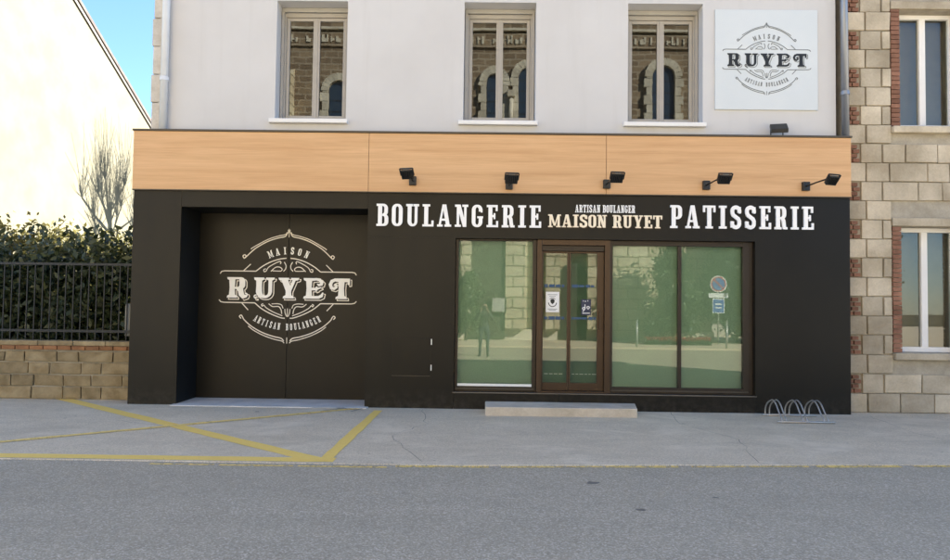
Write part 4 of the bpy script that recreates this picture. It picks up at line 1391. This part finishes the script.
# small columns between paired windows, buttresses, portal
for cx_ in (1.21, -14.525):
    MB().tube([(cx_, CY + .3, 9.0), (cx_, CY + .3, 11.6)], .11, 12).build('column', 'limestone', ch, smooth=True)
    MB().box(cx_ - .2, cx_ + .2, CY, CY + .5, 11.6, 11.95).build('capital', 'limestone', ch, bevel=.04)
for (a, b, top, mat) in ((-1.05, -.55, 6.4, 'ashlar'), (1.0, 1.9, 6.4, 'ashlar'), (2.85, 3.5, 7.5, 'ashlar'), (4.75, 5.4, 7.5, 'ashlar'), (5.9, 9.2, 6.0, 'ashlar'), (-5.2, -4.2, 7.6, 'ashlar'), (-10.5, -9.3, 13.0, 'ashlar'), (-18.5, -17.4, 13.0, 'ashlar')):
    MB().prism([(CY, 0.55), (CY + .75, .55), (CY + .75, top - .5), (CY, top)], 'x', a, b).build('buttress', mat, ch)
pts = [(3.5, .1), (4.75, .1), (4.75, 3.0)] + [(4.125 + .625 * math.cos(rad(a)), 3.0 + .625 * math.sin(rad(a))) for a in range(10, 180, 10)] + [(3.5, 3.0)]
MB().prism(pts, 'y', CY + .36, CY + .40).build('portal_door', 'oak', ch)
MB().box(-.55, 1.0, CY + .36, CY + .6, .1, 4.6).build('recess_shade_block', 'oak', ch)  # block in the dark door colour, painted in for the shade of a recessed bay
nbd = thing('notice_board', 'pale framed notice board on the church porch, reflected in the shop window', 'notice board', (.55, CY + .62, 1.4))
MB().box(.42, 1.0, CY + .76, CY + .80, 1.35, 1.98).build('panel', 'shutter', nbd)
MB().box(.37, .42, CY + .76, CY + .82, 1.30, 2.03).box(1.0, 1.05, CY + .76, CY + .82, 1.30, 2.03).box(.42, 1.0, CY + .76, CY + .82, 1.30, 1.35).box(.42, 1.0, CY + .76, CY + .82, 1.98, 2.03).build('frame', 'oak', nbd)

# planting bed, shrubs and trees in front of the church
def shrub(name, cat, x, y, zb, rx, ry, h, nl, mat, label, size=.16, group=None, cone=False):
    t = thing(name, label, cat, (x, y, zb), group)
    cs3 = []
    for _ in range(70):
        zz = random.uniform(.08, 1) ** .8
        k = (1 - zz * .85) if cone else math.sqrt(max(.05, 1 - (zz * 1.6 - .65) ** 2 * .8))
        a = random.uniform(0, 6.283); q = random.uniform(.3, 1) * k
        cs3.append((x + rx * q * math.cos(a), y + ry * q * math.sin(a), zb + zz * h))
    link('crown', leaves(nl, clumps(cs3, min(rx, ry) * .22), size, .5), mat, t)
    MB().tube([(x, y, zb - .05), (x + .03, y, zb + h * .45), (x, y, zb + h * .85)], [.07, .05, .02], 8).build('trunk', 'bark', t, smooth=True)
shrub('flowering_shrub', 'shrub', -.75, CY + 1.6, .06, .75, .6, 2.9, 3500, 'leaf_mid', 'loose green shrub beside the church porch, reflected in the glass')
shrub('evergreen_tree', 'tree', 8.2, -19.3, .06, 1.3, 1.1, 3.9, 9000, 'leaf_mid', 'dark conical evergreen before the church corner, reflected in the shop window', .18, None, True)
for i, (x, y, h, lab) in enumerate(((11.6, -21.0, 6.0, 'dark bushy tree just past the church corner'), (14.2, -20.4, 5.5, 'dark bushy tree second past the church corner'), (17.2, -21.5, 6.5, 'dark bushy tree farthest past the church corner'))):
    shrub('bushy_tree', 'tree', x, y, -.04, 1.7, 1.3, h, 15000, 'leaf_dark', lab, .26, 'trees beyond the church')
fb = thing('flower_bed', 'low bed of red flowers along the church pavement', 'flower bed', (8.2, -18.6, .06))
link('foliage', leaves(2500, lambda n: np.column_stack([rng.uniform(6.9, 9.6, n), rng.uniform(-18.9, -18.3, n), rng.uniform(.06, .30, n)]), .10, .5), 'leaf_mid', fb)
link('blossom', leaves(1500, lambda n: np.column_stack([rng.uniform(6.9, 9.6, n), rng.uniform(-18.9, -18.3, n), rng.uniform(.24, .38, n)]), .07, .8), 'petal', fb)
bol = thing('bollard', 'slim dark bollard across the street, nearer the shop door', 'bollard', (6.05, -16.5, .06), 'bollards across the street')
MB().tube([(6.05, -16.5, .06), (6.05, -16.5, 1.08)], .045, 10).build('post', 'steel', bol, smooth=True)
MB().tube([(6.05, -16.5, 1.08), (6.05, -16.5, 1.14)], [.055, .02], 10).build('cap', 'steel', bol, smooth=True)
b2 = bol.copy(); COL.objects.link(b2); b2.location = (9.6, -16.6, .06); b2['label'] = 'slim dark bollard across the street, beside the round road sign'
for c in list(bol.children):
    d = c.copy(); COL.objects.link(d); d.parent = b2
sg = thing('road_sign', 'round blue road sign with pale rim on a post across the street', 'road sign', (10.2, -19.4, .06))
SGX, SGY = 10.2, -19.4
MB().tube([(SGX, SGY, .06), (SGX, SGY, 3.02)], .032, 10).build('post', 'steel', sg, smooth=True)
def disc(r0, r1, y0, y1, name, mat):
    pts = [(SGX + r1 * math.cos(2 * math.pi * k / 32), 2.68 + r1 * math.sin(2 * math.pi * k / 32)) for k in range(32)]
    MB().prism(pts, 'y', y0, y1).build(name, mat, sg)
disc(0, .36, SGY + .035, SGY + .05, 'rim', 'sign_white')
disc(0, .325, SGY + .051, SGY + .054, 'disc', 'sign_blue')
q = MB()
V, T = union(stroke([(-.22, .22), (.22, -.22)], .06) + ring(arcpts(0, 0, .325, 0, 360, 32), arcpts(0, 0, .275, 0, 360, 32), 0, 32))
relief([(a, b) for a, b in V], T, lambda a, b: (SGX + a, SGY + .057, 2.68 + b), lambda a, b: (SGX + a, SGY + .0545, 2.68 + b)).build('red_marking', 'sign_red', sg)
MB().box(SGX - .42, SGX + .42, SGY + .035, SGY + .05, 2.08, 2.28).build('supplement_plate', 'sign_white', sg)
MB().box(SGX - .26, SGX + .26, SGY + .035, SGY + .05, 1.42, 2.04).build('lower_plate', 'sign_white', sg)
MB().box(SGX - .23, SGX + .23, SGY + .0505, SGY + .054, 1.45, 2.01).build('lower_panel', 'sign_blue', sg)
MB().box(SGX - .13, SGX + .13, SGY + .0545, SGY + .057, 1.62, 1.68).box(SGX - .13, SGX + .13, SGY + .0545, SGY + .057, 1.78, 1.84).build('panel_marking', 'sign_white', sg)

# ------------------------------------------------------------------ person photographing the shop (seen in the glass)
def person(px, py, zb):
    J = {}
    V = []; E = []; Rr = []
    def a(name, x, y, z, r, link_to=None, r2=None):
        J[name] = len(V); V.append((px + x, py + y, zb + z)); Rr.append((r, r2 or r))
        if link_to is not None: E.append((J[link_to], J[name]))
    a('pelvis', 0, 0, .96, .155, None, .11)
    a('waist', 0, 0, 1.10, .14, 'pelvis', .10)
    a('chest', 0, 0, 1.30, .165, 'waist', .115)
    a('collar', 0, -.01, 1.43, .12, 'chest', .085)
    a('neck', 0, .0, 1.50, .055, 'collar')
    a('jaw', 0, .02, 1.57, .068, 'neck', .078)
    a('skull', 0, .01, 1.66, .080, 'jaw', .098)
    a('crown', 0, .0, 1.725, .055, 'skull', .065)
    a('nose', 0, .108, 1.625, .012, 'skull')
    for s, n in ((-1, 'l'), (1, 'r')):
        a(n + 'ear', s * .086, .0, 1.63, .014, 'skull')
        a(n + 'hip', s * .095, 0, .90, .10, 'pelvis')
        a(n + 'knee', s * .115, .015, .49, .062, n + 'hip')
        a(n + 'calf', s * .12, -.015, .36, .058, n + 'knee')
        a(n + 'ankle', s * .125, -.01, .085, .042, n + 'calf')
        a(n + 'toe', s * .15, .16, .04, .038, n + 'ankle', .045)
        a(n + 'sho', s * .185, 0, 1.40, .068, 'collar')
        a(n + 'elb', s * .275, .10, 1.16, .048, n + 'sho')
        a(n + 'wri', s * .13, .27, 1.44, .031, n + 'elb')
        a(n + 'palm', s * .098, .30, 1.50, .036, n + 'wri', .022)
        for k in range(4):
            a(f'{n}f{k}a', s * (.088 - .004 * k), .318 + .004 * k, 1.535 + .016 * k - .012, .0095, n + 'palm')
            a(f'{n}f{k}b', s * (.060 - .004 * k), .335, 1.545 + .018 * k - .012, .0085, f'{n}f{k}a')
        a(n + 'th', s * .082, .285, 1.525, .011, n + 'palm')
        a(n + 'tht', s * .058, .283, 1.560, .0095, n + 'th')
    me = bpy.data.meshes.new('body'); me.from_pydata(V, E, [])
    o = bpy.data.objects.new('body_tmp', me); COL.objects.link(o)
    bpy.context.view_layer.objects.active = o
    if not me.skin_vertices:
        bpy.ops.mesh.customdata_skin_add()
    o.modifiers.new('skin', 'SKIN')
    sv = me.skin_vertices[0].data
    for i, r in enumerate(Rr): sv[i].radius = r
    sv[0].use_root = True
    ss = o.modifiers.new('sub', 'SUBSURF'); ss.levels = 2; ss.render_levels = 2
    dg = bpy.context.evaluated_depsgraph_get()
    nm = bpy.data.meshes.new_from_object(o.evaluated_get(dg))
    bpy.data.objects.remove(o)
    nm.materials.clear()
    for nme, c in (('trousers_cloth', (.03, .035, .05)), ('jacket_cloth', (.035, .033, .032)), ('skin', (.42, .26, .18)), ('hair', (.035, .025, .018)), ('shoe', (.03, .03, .03))):
        nm.materials.append(mat_plain(nme, c, .7))
    for p in nm.polygons:
        c = p.center; z = c.z - zb; yy = c.y - py; xx = abs(c.x - px)
        p.use_smooth = True
        if z < .10: mi = 4
        elif z < .98: mi = 0
        elif yy > .275 and z > 1.42: mi = 2
        elif z > 1.50 and xx < .12 and yy < .2: mi = 3 if (z > 1.675 or yy < -.01) else 2
        else: mi = 1
        p.material_index = mi
    t = thing('person', 'person in dark jacket holding up a phone, reflected in the shop window', 'person', (px, py, zb))
    b = bpy.data.objects.new('body', nm); COL.objects.link(b); b.parent = t; b.location = (-px, -py, -zb)
    return t
PP = (0.04, -11.36)
person(PP[0], PP[1], -.03)
ph = thing('phone', 'dark phone held up by the person reflected in the glass', 'phone', (PP[0], PP[1] + .31, 1.45))
MB().box(PP[0] - .06, PP[0] + .075, PP[1] + .300, PP[1] + .309, 1.475, 1.60).build('case', 'black', ph, bevel=.003)
MB().tube([(PP[0] + .055, PP[1] + .309, 1.575), (PP[0] + .055, PP[1] + .312, 1.575)], .008, 10).build('lens', 'stained', ph)
